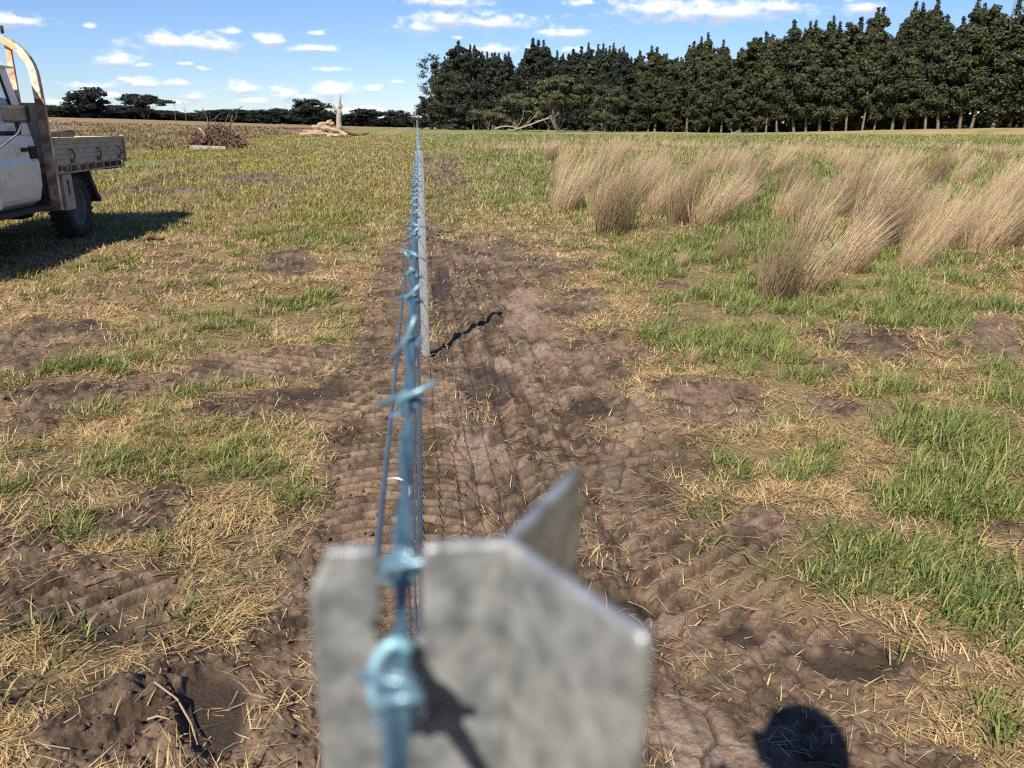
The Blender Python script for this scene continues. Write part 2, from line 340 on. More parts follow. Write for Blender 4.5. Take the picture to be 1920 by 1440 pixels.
M_DEADWOOD = pmat('bleached_dead_wood', (.36, .31, .26), (.20, .165, .13), scale=3, rough=.9, bump=.3, c3=(.16, .12, .09), s3=4, t3=.64)
M_LOG = pmat('pale_split_wood', (.40, .29, .19), (.24, .165, .10), scale=4, rough=.9, bump=.3, c3=(.2, .13, .08), s3=3, t3=.64)
M_STICK = pmat('brown_brushwood', (.055, .032, .025), (.15, .09, .068), scale=1.6, rough=.95)
M_SKIN = pmat('skin', (.5, .3, .22), (.55, .34, .25), rough=.55)
M_SHIRT = pmat('work_shirt', (.05, .08, .14), (.06, .09, .16), rough=.9)
M_TROUSER = pmat('work_trousers', (.09, .08, .06), (.1, .09, .07), rough=.9)
M_HAT = pmat('dark_cap', (.04, .04, .05), (.05, .05, .06), rough=.9)

# ------------------------------------------------------------------ mesh helpers
def np_mesh(name, verts, faces, mat, cols=None, smooth=False, parent=None, loc=None, link=True):
    verts = np.asarray(verts, np.float32)
    me = bpy.data.meshes.new(name)
    if not isinstance(faces, (list, tuple)): faces = [faces]
    faces = [np.asarray(f, np.int32) for f in faces if len(f)]
    me.vertices.add(len(verts)); me.vertices.foreach_set('co', verts.ravel())
    nl = sum(f.size for f in faces); nf = sum(len(f) for f in faces)
    me.loops.add(nl); me.loops.foreach_set('vertex_index', np.concatenate([f.ravel() for f in faces]))
    tot = np.concatenate([np.full(len(f), f.shape[1], np.int32) for f in faces])
    me.polygons.add(nf)
    me.polygons.foreach_set('loop_start', np.concatenate([[0], np.cumsum(tot)[:-1]]).astype(np.int32))
    if smooth: me.polygons.foreach_set('use_smooth', np.ones(nf, bool))
    me.update(calc_edges=True)
    if cols is not None:
        c4 = np.ones((len(verts), 4), np.float32); c4[:, :3] = cols
        at_ = me.attributes.new('col', 'FLOAT_COLOR', 'POINT'); at_.data.foreach_set('color', c4.ravel())
    if mat: me.materials.append(mat)
    o = bpy.data.objects.new(name, me)
    if link: COL.objects.link(o)
    if parent: o.parent = parent
    if loc is not None: o.location = loc
    return o
def tag(o, label=None, cat=None, group=None, kind=None):
    if label: o['label'] = label
    if cat: o['category'] = cat
    if group: o['group'] = group
    if kind: o['kind'] = kind
    return o
def thing(name, label, cat, loc=(0, 0, 0), rz=0, group=None):
    o = bpy.data.objects.new(name, None); COL.objects.link(o); o.empty_display_size = .2
    o.location = loc; o.rotation_euler = (0, 0, rz)
    return tag(o, label, cat, group)
def copy_tree(o, parent=None):
    c = o.copy(); COL.objects.link(c)
    if parent: c.parent = parent
    for ch in list(o.children): copy_tree(ch, c)
    return c
class MB:
    def __init__(s): s.v = []; s.f = []; s.s = []
    def add(s, vs, fs, smooth=False):
        b = len(s.v); s.v += [tuple(map(float, p)) for p in vs]; s.f += [tuple(i + b for i in f) for f in fs]; s.s += [smooth] * len(fs); return s
    def box(s, x0, x1, y0, y1, z0, z1, M=None):
        vs = [(x, y, z) for x in (x0, x1) for y in (y0, y1) for z in (z0, z1)]
        if M is not None: vs = [M @ Vector(p) for p in vs]
        return s.add(vs, [(0, 1, 3, 2), (4, 6, 7, 5), (0, 4, 5, 1), (2, 3, 7, 6), (0, 2, 6, 4), (1, 5, 7, 3)])
    def prism(s, poly, a, b, axis='x', M=None):
        """poly in the two other axes, extruded from a to b along axis."""
        def pt(p, q):
            return {'x': (q, p[0], p[1]), 'y': (p[0], q, p[1]), 'z': (p[0], p[1], q)}[axis]
        n = len(poly); vs = [pt(p, a) for p in poly] + [pt(p, b) for p in poly]
        if M is not None: vs = [M @ Vector(p) for p in vs]
        fs = [tuple(range(n)), tuple(range(2 * n - 1, n - 1, -1))] + [(i, i + n, (i + 1) % n + n, (i + 1) % n) for i in range(n)]
        return s.add(vs, fs)
    def tube(s, pts, r, n=8, caps=True, smooth=True, flat_=1.0):
        pts = [Vector(p) for p in pts]; k = len(pts)
        rs = r if isinstance(r, (list, tuple, np.ndarray)) else [r] * k
        vs = []; up_ = None
        for i, p in enumerate(pts):
            t = (pts[min(i + 1, k - 1)] - pts[max(i - 1, 0)])
            if t.length < 1e-9: t = Vector((0, 0, 1))
            t.normalize()
            if up_ is None:
                up_ = Vector((0, 0, 1)) if abs(t.z) < .9 else Vector((1, 0, 0))
            a = up_ - t * up_.dot(t)
            if a.length < 1e-6: a = t.orthogonal()
            a.normalize(); up_ = a; b = t.cross(a)
            for j in range(n):
                th = 2 * math.pi * j / n
                vs.append(p + (a * math.cos(th) * flat_ + b * math.sin(th)) * rs[i])
        fs = [(i * n + j, i * n + (j + 1) % n, (i + 1) * n + (j + 1) % n, (i + 1) * n + j) for i in range(k - 1) for j in range(n)]
        s.add(vs, fs, smooth)
        if caps: s.add(vs, [tuple(range(n - 1, -1, -1)), tuple(range((k - 1) * n, k * n))])
        return s
    def lathe(s, prof, M, n=28, smooth=True):
        vs = [M @ Vector((r * math.cos(2 * math.pi * j / n), r * math.sin(2 * math.pi * j / n), h)) for r, h in prof for j in range(n)]
        k = len(prof)
        fs = [(i * n + j, i * n + (j + 1) % n, (i + 1) * n + (j + 1) % n, (i + 1) * n + j) for i in range(k - 1) for j in range(n)]
        return s.add(vs, fs, smooth)
    def build(s, name, mat, parent=None, loc=None, bevel=0, fix=True):
        me = bpy.data.meshes.new(name); me.from_pydata(s.v, [], s.f); me.polygons.foreach_set('use_smooth', s.s)
        if fix:
            bm = bmesh.new(); bm.from_mesh(me); bmesh.ops.remove_doubles(bm, verts=bm.verts, dist=1e-6); bmesh.ops.recalc_face_normals(bm, faces=bm.faces); bm.to_mesh(me); bm.free()
        me.update(); me.materials.append(mat)
        o = bpy.data.objects.new(name, me); COL.objects.link(o)
        if parent: o.parent = parent
        if loc is not None: o.location = loc
        if bevel:
            b = o.modifiers.new('edge', 'BEVEL'); b.width = bevel; b.segments = 2; b.limit_method = 'ANGLE'; b.angle_limit = R(35)
        return o

# ------------------------------------------------------------------ the ground sheet
def build_ground():
    fine = np.radians(np.arange(-46, 58, .095)); coarse = np.radians(np.arange(58, 314, 2.0))
    th = np.concatenate([fine, coarse])
    rs = [0.02, .1, .2, .3, .4, .5, .6, .7, .8, .9, 1.0]
    r = 1.0
    while r < 5200:
        r += min(max(.0035, (r * r + CAM_H ** 2) / (CAM_H * 700)), .05 * r)
        rs.append(r)
    rs = np.array(rs)
    T, Rr = np.meshgrid(th, rs)
    x = (np.sin(T) * Rr).ravel(); y = (np.cos(T) * Rr).ravel()
    f = fields(x, y); m, g, c, w, pad, n1, n2, n3 = f
    z = base_z(x, y) + micro_z(x, y, f)
    nt_, nr = len(th), len(rs)
    i = np.arange(nr - 1)[:, None] * nt_; j = np.arange(nt_)[None, :]; j2 = (j + 1) % nt_
    q = np.stack([i + j, i + nt_ + j, i + nt_ + j2, i + j2], -1).reshape(-1, 4)
    r = np.hypot(x, y)
    A = lambda *t: np.array(t)[None, :]
    e = lambda a: a[:, None]
    fine_n = fbm(x, y, .05, 3, 61); mid = fbm(x, y, .25, 3, 62)
    mud = lerp(A(.054, .037, .025), A(.190, .134, .092), e(sst(.3, .72, fine_n * .55 + mid * .45)))
    f1, f2, idv = worley(x + (n1 - .5) * .3, y, .16, 3)
    cr = lerp(A(.165, .115, .08), A(.255, .188, .138), e(sst(.3, .7, mid))) * e(.35 + .65 * sst(.0, .07, f2 - f1))
    strk = fbm(x, y * .10, .075, 3, 68)
    mud = mud * e(lerp(1, .55 + .9 * strk, sst(-.3, .2, x) * (1 - sst(1.0, 1.6, x)) * sst(2, 4, y)))
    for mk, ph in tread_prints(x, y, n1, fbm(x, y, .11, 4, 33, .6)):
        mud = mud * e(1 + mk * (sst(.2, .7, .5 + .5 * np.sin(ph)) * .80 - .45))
    mud = lerp(mud, cr, e(c * sst(.32, .5, mid + .1)))
    mud = lerp(mud, A(.042, .030, .022), e(w * .85))
    straw = lerp(A(.36, .255, .13), A(.20, .135, .07), e(sst(.35, .7, fine_n)))
    gr = lerp(A(.13, .105, .045), A(.20, .17, .07), e(fine_n))
    cov_s = sst(.3, .62, fbm(x, y, .6, 3, 63) * .6 + mid * .4)
    veg = lerp(lerp(mud, straw, e(cov_s * .85)), gr, e(np.clip(g * 1.1, 0, 1) * .6))
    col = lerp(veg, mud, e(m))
    # farther off the sheet itself carries the sward
    far = sst(14, 60, r)
    fl = fbm(x, y, 1.6, 4, 64); fl2 = fbm(x, y, 6, 4, 65)
    sward_l = lerp(A(.22, .19, .075), A(.14, .155, .045), e(sst(.3, .7, fl * .6 + fl2 * .4)))
    sward_r = lerp(A(.30, .25, .12), A(.15, .185, .06), e(sst(.3, .55, fl * .5 + fl2 * .5)))
    sw = np.where(e(x < .6), sward_l, sward_r)
    dryband = sst(.35, .6, fl2) * sst(70, 95, r) * sst(30, 60, x)
    sw = lerp(sw, A(.36, .26, .12), e(dryband))
    col = lerp(col, sw, e(far * (1 - m * .8)))
    pc = lerp(A(.255, .175, .10), A(.20, .155, .075), e(sst(.35, .65, fl))) * e(.75 + .5 * fbm(x, y, .7, 3, 66))
    verge = np.exp(-((x + 10.2 + (fl2 - .5) * 3) / 1.8) ** 2) * sst(18, 26, y)
    col = lerp(col, A(.17, .215, .05), e(verge * .7))
    col = lerp(col, pc, e(pad))
    tr = np.exp(-((x + 4.5 + (fl2 - .5)) / .5) ** 2) + np.exp(-((x + 2.9 + (fl2 - .5)) / .45) ** 2)
    col = lerp(col, A(.34, .26, .12), e(np.clip(tr, 0, 1) * sst(25, 60, y) * .55))
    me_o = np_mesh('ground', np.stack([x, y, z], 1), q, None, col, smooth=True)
    tag(me_o, kind='structure')
    w4 = me_o.data.attributes.new('wet', 'FLOAT', 'POINT'); w4.data.foreach_set('value', (w * m).astype(np.float32))
    mt = bpy.data.materials.new('paddock_soil'); mt.use_nodes = True
    nt = mt.node_tree; p = nt.nodes['Principled BSDF']
    a = NN(nt, 'ShaderNodeAttribute', attribute_name='col'); aw = NN(nt, 'ShaderNodeAttribute', attribute_name='wet')
    t = NN(nt, 'ShaderNodeTexCoord')
    n = NN(nt, 'ShaderNodeTexNoise'); n.inputs['Scale'].default_value = 70; n.inputs['Detail'].default_value = 6; n.inputs['Roughness'].default_value = .7
    nt.links.new(t.outputs['Object'], n.inputs['Vector'])
    mr = NN(nt, 'ShaderNodeMapRange'); mr.inputs['From Min'].default_value = .25; mr.inputs['From Max'].default_value = .75; mr.inputs['To Min'].default_value = .6; mr.inputs['To Max'].default_value = 1.35
    nt.links.new(n.outputs['Fac'], mr.inputs['Value'])
    mx = NN(nt, 'ShaderNodeVectorMath', operation='SCALE'); nt.links.new(a.outputs['Color'], mx.inputs[0]); nt.links.new(mr.outputs[0], mx.inputs['Scale'])
    nt.links.new(mx.outputs[0], p.inputs['Base Color'])
    rg = NN(nt, 'ShaderNodeMapRange'); rg.inputs['To Min'].default_value = .92; rg.inputs['To Max'].default_value = .6; nt.links.new(aw.outputs['Fac'], rg.inputs['Value']); nt.links.new(rg.outputs[0], p.inputs['Roughness'])
    p.inputs['Specular IOR Level'].default_value = .25
    b = NN(nt, 'ShaderNodeBump'); b.inputs['Strength'].default_value = .9; b.inputs['Distance'].default_value = .014
    nt.links.new(n.outputs['Fac'], b.inputs['Height']); nt.links.new(b.outputs[0], p.inputs['Normal'])
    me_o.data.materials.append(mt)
build_ground()

# ------------------------------------------------------------------ grass, straw and weeds (nobody could count them)
def blades(name, x, y, z, length, width, tilt, az_, droop, cols, kind_label):
    n = len(x)
    dx = np.sin(az_); dy = np.cos(az_)
    px, py = dy, -dx
    tw = RNG.uniform(-.7, .7, n); wx = px * np.cos(tw) + dx * np.sin(tw) * .5; wy = py * np.cos(tw) + dy * np.sin(tw) * .5
    def at_(s, tl):
        return np.stack([dx * np.sin(tl) * s, dy * np.sin(tl) * s, np.cos(tl) * s], 1)
    b = np.stack([x, y, z], 1)
    mid = b + at_(length * .5, tilt)
    tip = mid + at_(length * .5, np.clip(tilt + droop, 0, 2.0))
    W = np.stack([wx, wy, np.zeros(n)], 1)
    w_ = width[:, None] * .5
    V = np.stack([b - W * w_, b + W * w_, mid - W * w_ * .85, mid + W * w_ * .85, tip], 1).reshape(-1, 3)
    k = np.arange(n)[:, None] * 5
    q = np.concatenate([k, k + 1, k + 3, k + 2], 1); t = np.concatenate([k + 2, k + 3, k + 4], 1)
    C = np.repeat(cols, 5, 0)
    o = np_mesh(name, V, [q, t], M_BLADE, C)
    tag(o, kind_label, 'grass', kind='stuff')
    return o
def scatter():
    def sample(n, r0, r1, cap):
        # number per square metre falls as 1/r^2 beyond cap
        r = np.exp(RNG.uniform(math.log(r0), math.log(r1), n)); keep = RNG.random(n) < np.minimum(1, (r / cap) ** 2)
        r = r[keep]
        t = np.radians(RNG.uniform(-44, 55, len(r)))
        return np.sin(t) * r, np.cos(t) * r
    x, y = sample(2700000, .95, 95, 4.0)
    f = fields(x, y); m, g, c, w, pad, n1, n2, n3 = f
    clump = fbm(x, y, .16, 3, 71); clump2 = fbm(x, y, .5, 3, 72)
    r = np.hypot(x, y)
    far = sst(7, 20, r)
    clumpf = lerp(sst(.38, .66, clump * .6 + clump2 * .4), .55 + .0 * clump, far)
    prints = np.clip(sum(mk for mk, ph in tread_prints(x, y, n1, n1)), 0, 1)
    isg = RNG.random(len(x)) < np.clip(g * .85 + .04, 0, 1)
    # green blades
    pg = isg & (RNG.random(len(x)) < clumpf * (1.0 - .95 * m) * (1 - .75 * pad))
    ps = (~isg) & (RNG.random(len(x)) < (.07 + .93 * (1 - m)) * (.30 + .70 * sst(.33, .58, fbm(x, y, .35, 3, 73))) * (1 - c * .8) * (1 - w * .7) * (1 - .5 * pad) * (1 - .75 * prints))
    # under the truck the ground is trodden: no gap needed
    zz = base_z(x, y) + micro_z(x, y, f)
    for nm, sel in (('green_grass', pg), ('dry_straw', ps)):
        X, Y, Z, rr = x[sel], y[sel], zz[sel], r[sel]; fr, c2 = far[sel], clump2[sel]; pdv = pad[sel]
        if nm == 'green_grass':      # near blades stand in tufts that spread from a common foot
            nr = rr < 10
            cx, cy = X[nr], Y[nr]; pick = RNG.random(len(cx)) < 1 / 16.0; cx, cy = cx[pick], cy[pick]
            k = RNG.integers(7, 19, len(cx)); idx = np.repeat(np.arange(len(cx)), k)
            sg = RNG.uniform(.012, .042, len(cx))[idx]; ox, oy = RNG.normal(0, 1, len(idx)) * sg, RNG.normal(0, 1, len(idx)) * sg
            tx, ty = cx[idx] + ox, cy[idx] + oy
            ang = np.arctan2(ox + .012, oy); rad_ = np.hypot(ox, oy) / (sg + 1e-6)
            X = np.concatenate([tx, X[~nr]]); Y = np.concatenate([ty, Y[~nr]]); rr = np.hypot(X, Y)
            Z = np.concatenate([ground_z(tx, ty), Z[~nr]]); fr = sst(7, 20, rr); c2 = np.concatenate([RNG.uniform(.3, .75, len(cx))[idx], c2[~nr]])
            tuft_az = np.concatenate([ang + RNG.normal(0, .4, len(ang)), RNG.uniform(0, 6.28, (~nr).sum())]); tuft_t = np.concatenate([.15 + .42 * rad_, np.abs(RNG.normal(.55, .3, (~nr).sum()))])
            tuft_c = np.concatenate([RNG.random(len(cx))[idx], RNG.random((~nr).sum())])[:, None]
        n = len(X)
        u = RNG.random(n); u2 = RNG.random(n)[:, None]
        tone = fbm(X, Y, 1.2, 2, 75)[:, None]
        rt = sst(1.4, 2.6, X)
        if nm == 'green_grass':
            ln = (.038 + .070 * u) * (1 + .55 * rt) * (1 + .25 * fr) * (.55 + 1.0 * c2)
            wd = np.maximum(.0034 + .0028 * RNG.random(n), .00095 * rr)
            tilt = np.clip(tuft_t + RNG.normal(0, .15, n), 0, 1.4); az_ = np.where(RNG.random(n) < .3, RNG.normal(R(82), .6, n), tuft_az); droop = RNG.uniform(.15, 1.0, n)
            cols = lerp(np.array([[.070, .120, .026]]), np.array([[.25, .285, .085]]), np.clip(u2 * .45 + tuft_c * .45 + (tone - .5) * .6, 0, 1))
            yel = (RNG.random(n) < .24)[:, None]
            cols = np.where(yel, np.array([[.38, .34, .13]]), cols)
            leftfar = (sst(6, 20, rr) * (X < 0))[:, None]
            cols = lerp(cols, cols * np.array([[1.45, 1.12, 1.0]]), leftfar)
            lab = 'green pasture grass growing in tufts across the paddock'
        else:
            ln = .022 + .085 * u ** 2; ln = ln * (1 + .9 * fr)
            wd = np.maximum(.0019 + .0026 * RNG.random(n) ** 2, .00092 * rr)
            tilt = np.clip(RNG.normal(1.40, .24, n), .2, 1.62); tilt = lerp(tilt, np.clip(RNG.normal(.9, .35, n), .2, 1.6), fr * .8)
            az_ = fbm(X, Y, .22, 2, 76) * 14 + RNG.normal(0, .75, n); droop = RNG.uniform(-.25, .5, n)
            Z = Z + RNG.uniform(0, .018, n)
            cols = lerp(np.array([[.40, .27, .12]]), np.array([[.74, .57, .31]]), u2)
            cols = np.where((RNG.random(n) < .18)[:, None], np.array([[.22, .14, .07]]), cols)
            cols = lerp(cols, np.where((X < 0)[:, None], np.array([[.215, .21, .08]]), np.array([[.27, .235, .10]])) + .08 * u2, (fr * .7)[:, None])
            cols = lerp(cols, np.array([[.22, .155, .085]]) + .06 * u2, pdv[:, None] * .85)
            lab = 'dry straw and dead grass lying over the muddy paddock'
        blades(nm, X, Y, Z - .004, ln, wd, tilt, az_, droop, cols, lab)
    # tall pale seed grass and rush bed far across the right-hand paddock
    n = 150000
    t = np.radians(RNG.uniform(.5, 46, n)); rr = np.exp(RNG.uniform(math.log(13), math.log(100), n))
    X = np.sin(t) * rr; Y = np.cos(t) * rr
    band = np.maximum(np.exp(-((rr - 48) / 8) ** 2), .08) * sst(.36, .62, fbm(X, Y, 5, 3, 81)) * sst(1.5, 5, X) * (1 - sst(80, 98, rr) * .6)
    band = band * np.where(rr > 30, 1, .08)
    k = RNG.random(n) < band
    X, Y, rr = X[k], Y[k], rr[k]; n = len(X)
    u2 = RNG.random(n)[:, None]
    cols = lerp(np.array([[.27, .19, .11]]), np.array([[.48, .37, .22]]), u2)
    blades('dry_rush_bed', X, Y, ground_z(X, Y) - .02, RNG.uniform(.2, .55, n), np.maximum(.012, .0007 * rr), np.abs(RNG.normal(.35, .2, n)), RNG.normal(R(80), .5, n), RNG.uniform(.1, .6, n), cols, 'far band of dry tan rushes in front of the plantation')
    # dark weeds standing in the ploughed paddock
    n = 26000
    t = np.radians(RNG.uniform(-34, -4, n)); rr = np.exp(RNG.uniform(math.log(26), math.log(170), n))
    X = np.sin(t) * rr; Y = np.cos(t) * rr
    pd = fields(X, Y)[4]
    k = RNG.random(n) < pd * sst(.3, .6, fbm(X, Y, 3, 3, 83))
    X, Y, rr = X[k], Y[k], rr[k]; n = len(X)
    cols = lerp(np.array([[.07, .05, .03]]), np.array([[.22, .17, .07]]), RNG.random(n)[:, None])
    blades('paddock_weeds', X, Y, ground_z(X, Y) - .02, RNG.uniform(.12, .4, n), np.maximum(.02, .0013 * rr), np.abs(RNG.normal(.3, .3, n)), RNG.uniform(0, 6.28, n), RNG.uniform(.1, .6, n), cols, 'brown weeds and clods scattered over the ploughed paddock')
scatter()

# ------------------------------------------------------------------ rush tussocks
def tussock_mesh(seed, n, h, spread, lean, dark):
    rg = np.random.default_rng(seed)
    a = rg.uniform(0, 6.28, n); rad = np.sqrt(rg.random(n)) * spread
    bx, by = np.cos(a) * rad, np.sin(a) * rad
    ln = h * rg.uniform(.4, 1.15, n)
    out = rad / spread
    tx = lean + .28 * np.cos(a) * out + rg.normal(0, .17, n); ty = .22 * np.sin(a) * out + rg.normal(0, .15, n)
    b = np.stack([bx, by, np.full(n, -.05)], 1)
    d1 = np.stack([tx, ty, np.ones(n)], 1); d1 /= np.linalg.norm(d1, axis=1)[:, None]
    d2 = d1 + np.stack([np.full(n, lean * .55) + rg.normal(0, .1, n), rg.normal(0, .1, n), np.full(n, -.10)], 1); d2 /= np.linalg.norm(d2, axis=1)[:, None]
    mid = b + d1 * (ln * .5)[:, None]; tip = mid + d2 * (ln * .5)[:, None]
    W = np.stack([np.cos(a + 1.57), np.sin(a + 1.57) * .6, np.zeros(n)], 1); W[:, 0] = np.where(np.abs(W[:, 0]) < .4, .7, W[:, 0])
    w = rg.uniform(.0036, .0068, n)[:, None] * .5
    V = np.stack([b - W * w, b + W * w, mid - W * w, mid + W * w, tip - W * w * .3, tip + W * w * .3], 1).reshape(-1, 3)
    k = np.arange(n)[:, None] * 6
    q = np.concatenate([np.concatenate([k, k + 1, k + 3, k + 2], 1), np.concatenate([k + 2, k + 3, k + 5, k + 4], 1)])
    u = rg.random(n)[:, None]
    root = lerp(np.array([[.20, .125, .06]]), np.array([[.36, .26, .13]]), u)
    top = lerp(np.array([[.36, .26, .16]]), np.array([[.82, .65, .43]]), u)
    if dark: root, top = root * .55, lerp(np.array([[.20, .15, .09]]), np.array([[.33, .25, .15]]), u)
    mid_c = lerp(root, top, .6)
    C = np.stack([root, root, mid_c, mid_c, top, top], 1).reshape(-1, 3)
    return V, q, C
TUS = []
for i, (n, h, s, l, dk) in enumerate([(290, 1.0, .20, .38, 0), (340, 1.1, .24, .46, 0), (210, .8, .14, .55, 0), (380, .95, .17, .30, 1), (230, .75, .10, .6, 1), (120, .6, .07, .3, 0)]):
    V, q, C = tussock_mesh(100 + i, n, h, s, l, dk)
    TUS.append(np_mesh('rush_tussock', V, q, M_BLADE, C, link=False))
t_used = set()
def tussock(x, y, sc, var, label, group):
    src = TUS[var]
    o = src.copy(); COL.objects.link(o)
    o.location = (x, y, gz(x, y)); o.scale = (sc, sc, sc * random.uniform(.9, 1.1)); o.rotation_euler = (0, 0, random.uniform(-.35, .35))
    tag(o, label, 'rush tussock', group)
NAMED_T = [  # photo base point, scale, kind, label
    ((1450, 562), .82, 3, 'dark brown based rush tussock standing alone in front of all the other clumps'),
    ((1505, 545), .9, 2, 'long thin rush tussock leaning right just behind the dark brown based clump'),
    ((1345, 490), .62, 4, 'small dark tuft of rushes leaning far right over green grass'),
    ((1272, 497), .45, 5, 'sparse knee high tuft of rush stems left of the small dark leaning tuft'),
    ((1140, 438), 1.1, 3, 'tall dark based rush tussock at the left front of the rush bed'),
    ((1745, 345), 1.0, 3, 'dark rush tussock on the rise standing behind the paler clumps'),
    ((910, 338), .5, 2, 'lone pale rush tussock close beside the fence line track'),
    ((1390, 282), .8, 3, 'dark rush tussock out in the paddock below the pale stump'),
    ((1292, 195 + 490), .28, 5, 'tiny orange brown rush sprig among the short green grass')]
for (uv, sc, var, lab) in NAMED_T:
    x, y = flat(*uv); tussock(x, y, sc, var, lab, None)
TL = 'dry tan rush tussock blown to the right in the crowded rush bed'
PALE = [(1070, 392, .9), (1100, 402, 1), (1165, 355, 1), (1200, 335, .9), (1130, 335, 1), (1065, 352, .9), (1100, 360, 1), (1250, 392, 1), (1290, 420, 1.1), (1330, 402, 1.05), (1365, 382, 1), (1400, 392, 1), (1440, 372, .95), (1235, 342, .9), (1280, 350, .95), (1385, 332, .9), (1335, 335, .9), (1450, 332, .9), (1480, 412, .75), (1420, 345, .9),
        (1540, 500, .9), (1560, 455, 1), (1600, 450, 1.1), (1580, 402, 1.05), (1560, 372, 1), (1640, 432, 1.1), (1620, 362, 1), (1685, 450, .9), (1650, 332, 1), (1770, 342, .9), (1705, 322, .9), (1790, 440, 1.0), (1830, 455, 1.1), (1870, 442, 1.15), (1910, 450, 1.1), (1900, 382, 1.05), (1850, 372, 1), (1915, 342, 1), (1960, 445, 1.1), (1950, 390, 1), (1820, 405, 1), (1745, 400, .9), (1700, 395, .85), (1520, 420, .85), (1600, 330, .9), (1560, 320, .8),
        (1210, 400, .9), (1190, 372, 1), (1480, 350, .8), (1660, 480, .6), (1730, 455, .75), (2000, 460, 1), (2010, 400, 1)]
for (u, v, s) in PALE:
    x, y = flat(u, v)
    for k in range(random.choice([1, 1, 2, 1])):
        tussock(x + random.uniform(-.25, .25), y + random.uniform(-.3, .3), s * random.uniform(.8, 1.05), random.choice([0, 1, 1, 2, 0, 3]), TL, 'tan rush tussocks in the bed')
for k in range(20):
    u = random.uniform(980, 1990); v = random.uniform(272, 318)
    x, y = flat(u, v); tussock(x, y, random.uniform(.55, .95), random.choice([0, 1, 3]), 'low tan rush tussock scattered across the middle of the green paddock', 'scattered far rush tussocks')

# ------------------------------------------------------------------ the fence
POST_X = .0142
def post_top(i, y):
    return CAM_H - .063 if i == 0 else gz(0, y) * .6 + float(base_z(0, y)) * .4 + (1.24 if i != 1 else 1.24)
POST_Y = [.1142, 4.88] + [10.3 + 5.4 * k for k in range(28)]
def post_part_arm(th, length, T=.0023, hgt=1.42, notch=False):
    """One of the three arms of the Y section; runs outward from the spine, top at z = 0."""
    m = MB()
    if notch:   # the arm that holds the wires: poly in (distance from spine, z)
        poly = [(0, -hgt), (length, -hgt), (length, -.008), (length - .0035, 0), (.0207, 0), (.0204, -.0105), (.0222, -.0145), (.0205, -.0185), (.0165, -.0188), (.0140, -.0165), (.0137, -.0020), (.0128, 0), (0, 0)]
        # holes punched down the arm are seen on the post as small slots
    else:
        poly = [(0, -hgt), (length, -hgt), (length, -.0012), (length - .0012, 0), (0, 0)]
    m.prism(poly, -T / 2, T / 2, 'y')
    c, s = math.cos(th), math.sin(th)
    m.v = [(p[0] * c - p[1] * s, p[0] * s + p[1] * c, p[2]) for p in m.v]
    return m
def make_post(label, loc):
    root = thing('fence_post', label, 'fence post', loc, 0, 'steel posts of the fence')
    post_part_arm(math.pi, .0318, notch=True).build('slotted_flange', M_GALV, root, bevel=.0008)
    MB().tube([(.0002, 0, -1.42), (.0002, 0, -.0012), (.0002, 0, -.0004)], [.0016, .0016, .001], 12).build('spine', M_SPINE, root)
    post_part_arm(R(-60), .0316).build('flange', M_GALV, root, bevel=.0008)
    post_part_arm(R(58), .0315).build('flange', M_GALV, root, bevel=.0008)
    return root
proto = make_post('steel post filling the bottom of the picture, blurred, with blue wire in its notch', (POST_X - .0017, POST_Y[0], CAM_H - .063))
PLAB = {1: 'second steel post, first one with its foot and shadow visible on the mud', 2: 'third steel post, its top just above the second along the fence line'}
for i, y in enumerate(POST_Y[1:], 1):
    o = copy_tree(proto); o.location = (POST_X + (random.uniform(-.004, .004) if i > 1 else 0), y, post_top(i, y))
    o.rotation_euler = (R(random.uniform(-.3, .3)), R(random.uniform(-.25, .25)) if i > 1 else R(-.35), 0)
    o['label'] = PLAB.get(i, 'distant galvanised steel post hidden in line behind the nearer fence posts')
# tall end post showing above the line
e_y = POST_Y[-1] + 5.4
ep = thing('strainer_post', 'tall grey strainer post at the far end of the fence', 'fence post', (0, e_y, gz(0, e_y)))
MB().tube([(0, 0, -.3), (0, 0, 1.0), (0, 0, 1.9)], [.07, .066, .062], 10).build('timber', M_DEADWOOD, ep)
MB().tube([(0, -.1, .1), (0, -2.4, .9)], [.05, .045], 8).build('stay', M_DEADWOOD, ep)

WX = -.0053
PT = [(y, post_top(i, y) - .0175) for i, y in enumerate(POST_Y)]
def wire_z(y):
    if y <= PT[0][0]: return PT[0][1] + (y - PT[0][0]) * .01
    for (a, za), (b, zb) in zip(PT, PT[1:]):
        if y <= b:
            t = (y - a) / (b - a); return za + (zb - za) * t - .012 * 4 * t * (1 - t) * (1 if a > 1 else .0)
    return PT[-1][1]
bw = thing('barbed_wire', 'blue barbed wire strand running along the top of the fence', 'barbed wire', (0, 0, 0))
st = MB()
END_Y = POST_Y[-1]
for ph in (0, math.pi):
    pts = []; y = -.55
    while y < 9:
        a = 2 * math.pi * y / .10 + ph
        pts.append((WX + .00105 * math.cos(a), y, wire_z(y) + .00105 * math.sin(a))); y += .0055 if y < 2 else .012
    while y < END_Y:
        pts.append((WX + .0012 * math.cos(ph), y, wire_z(y))); y += 1.2
    st.tube(pts, .00115, 8)
st.build('twisted_strand', M_STRAND, bw)
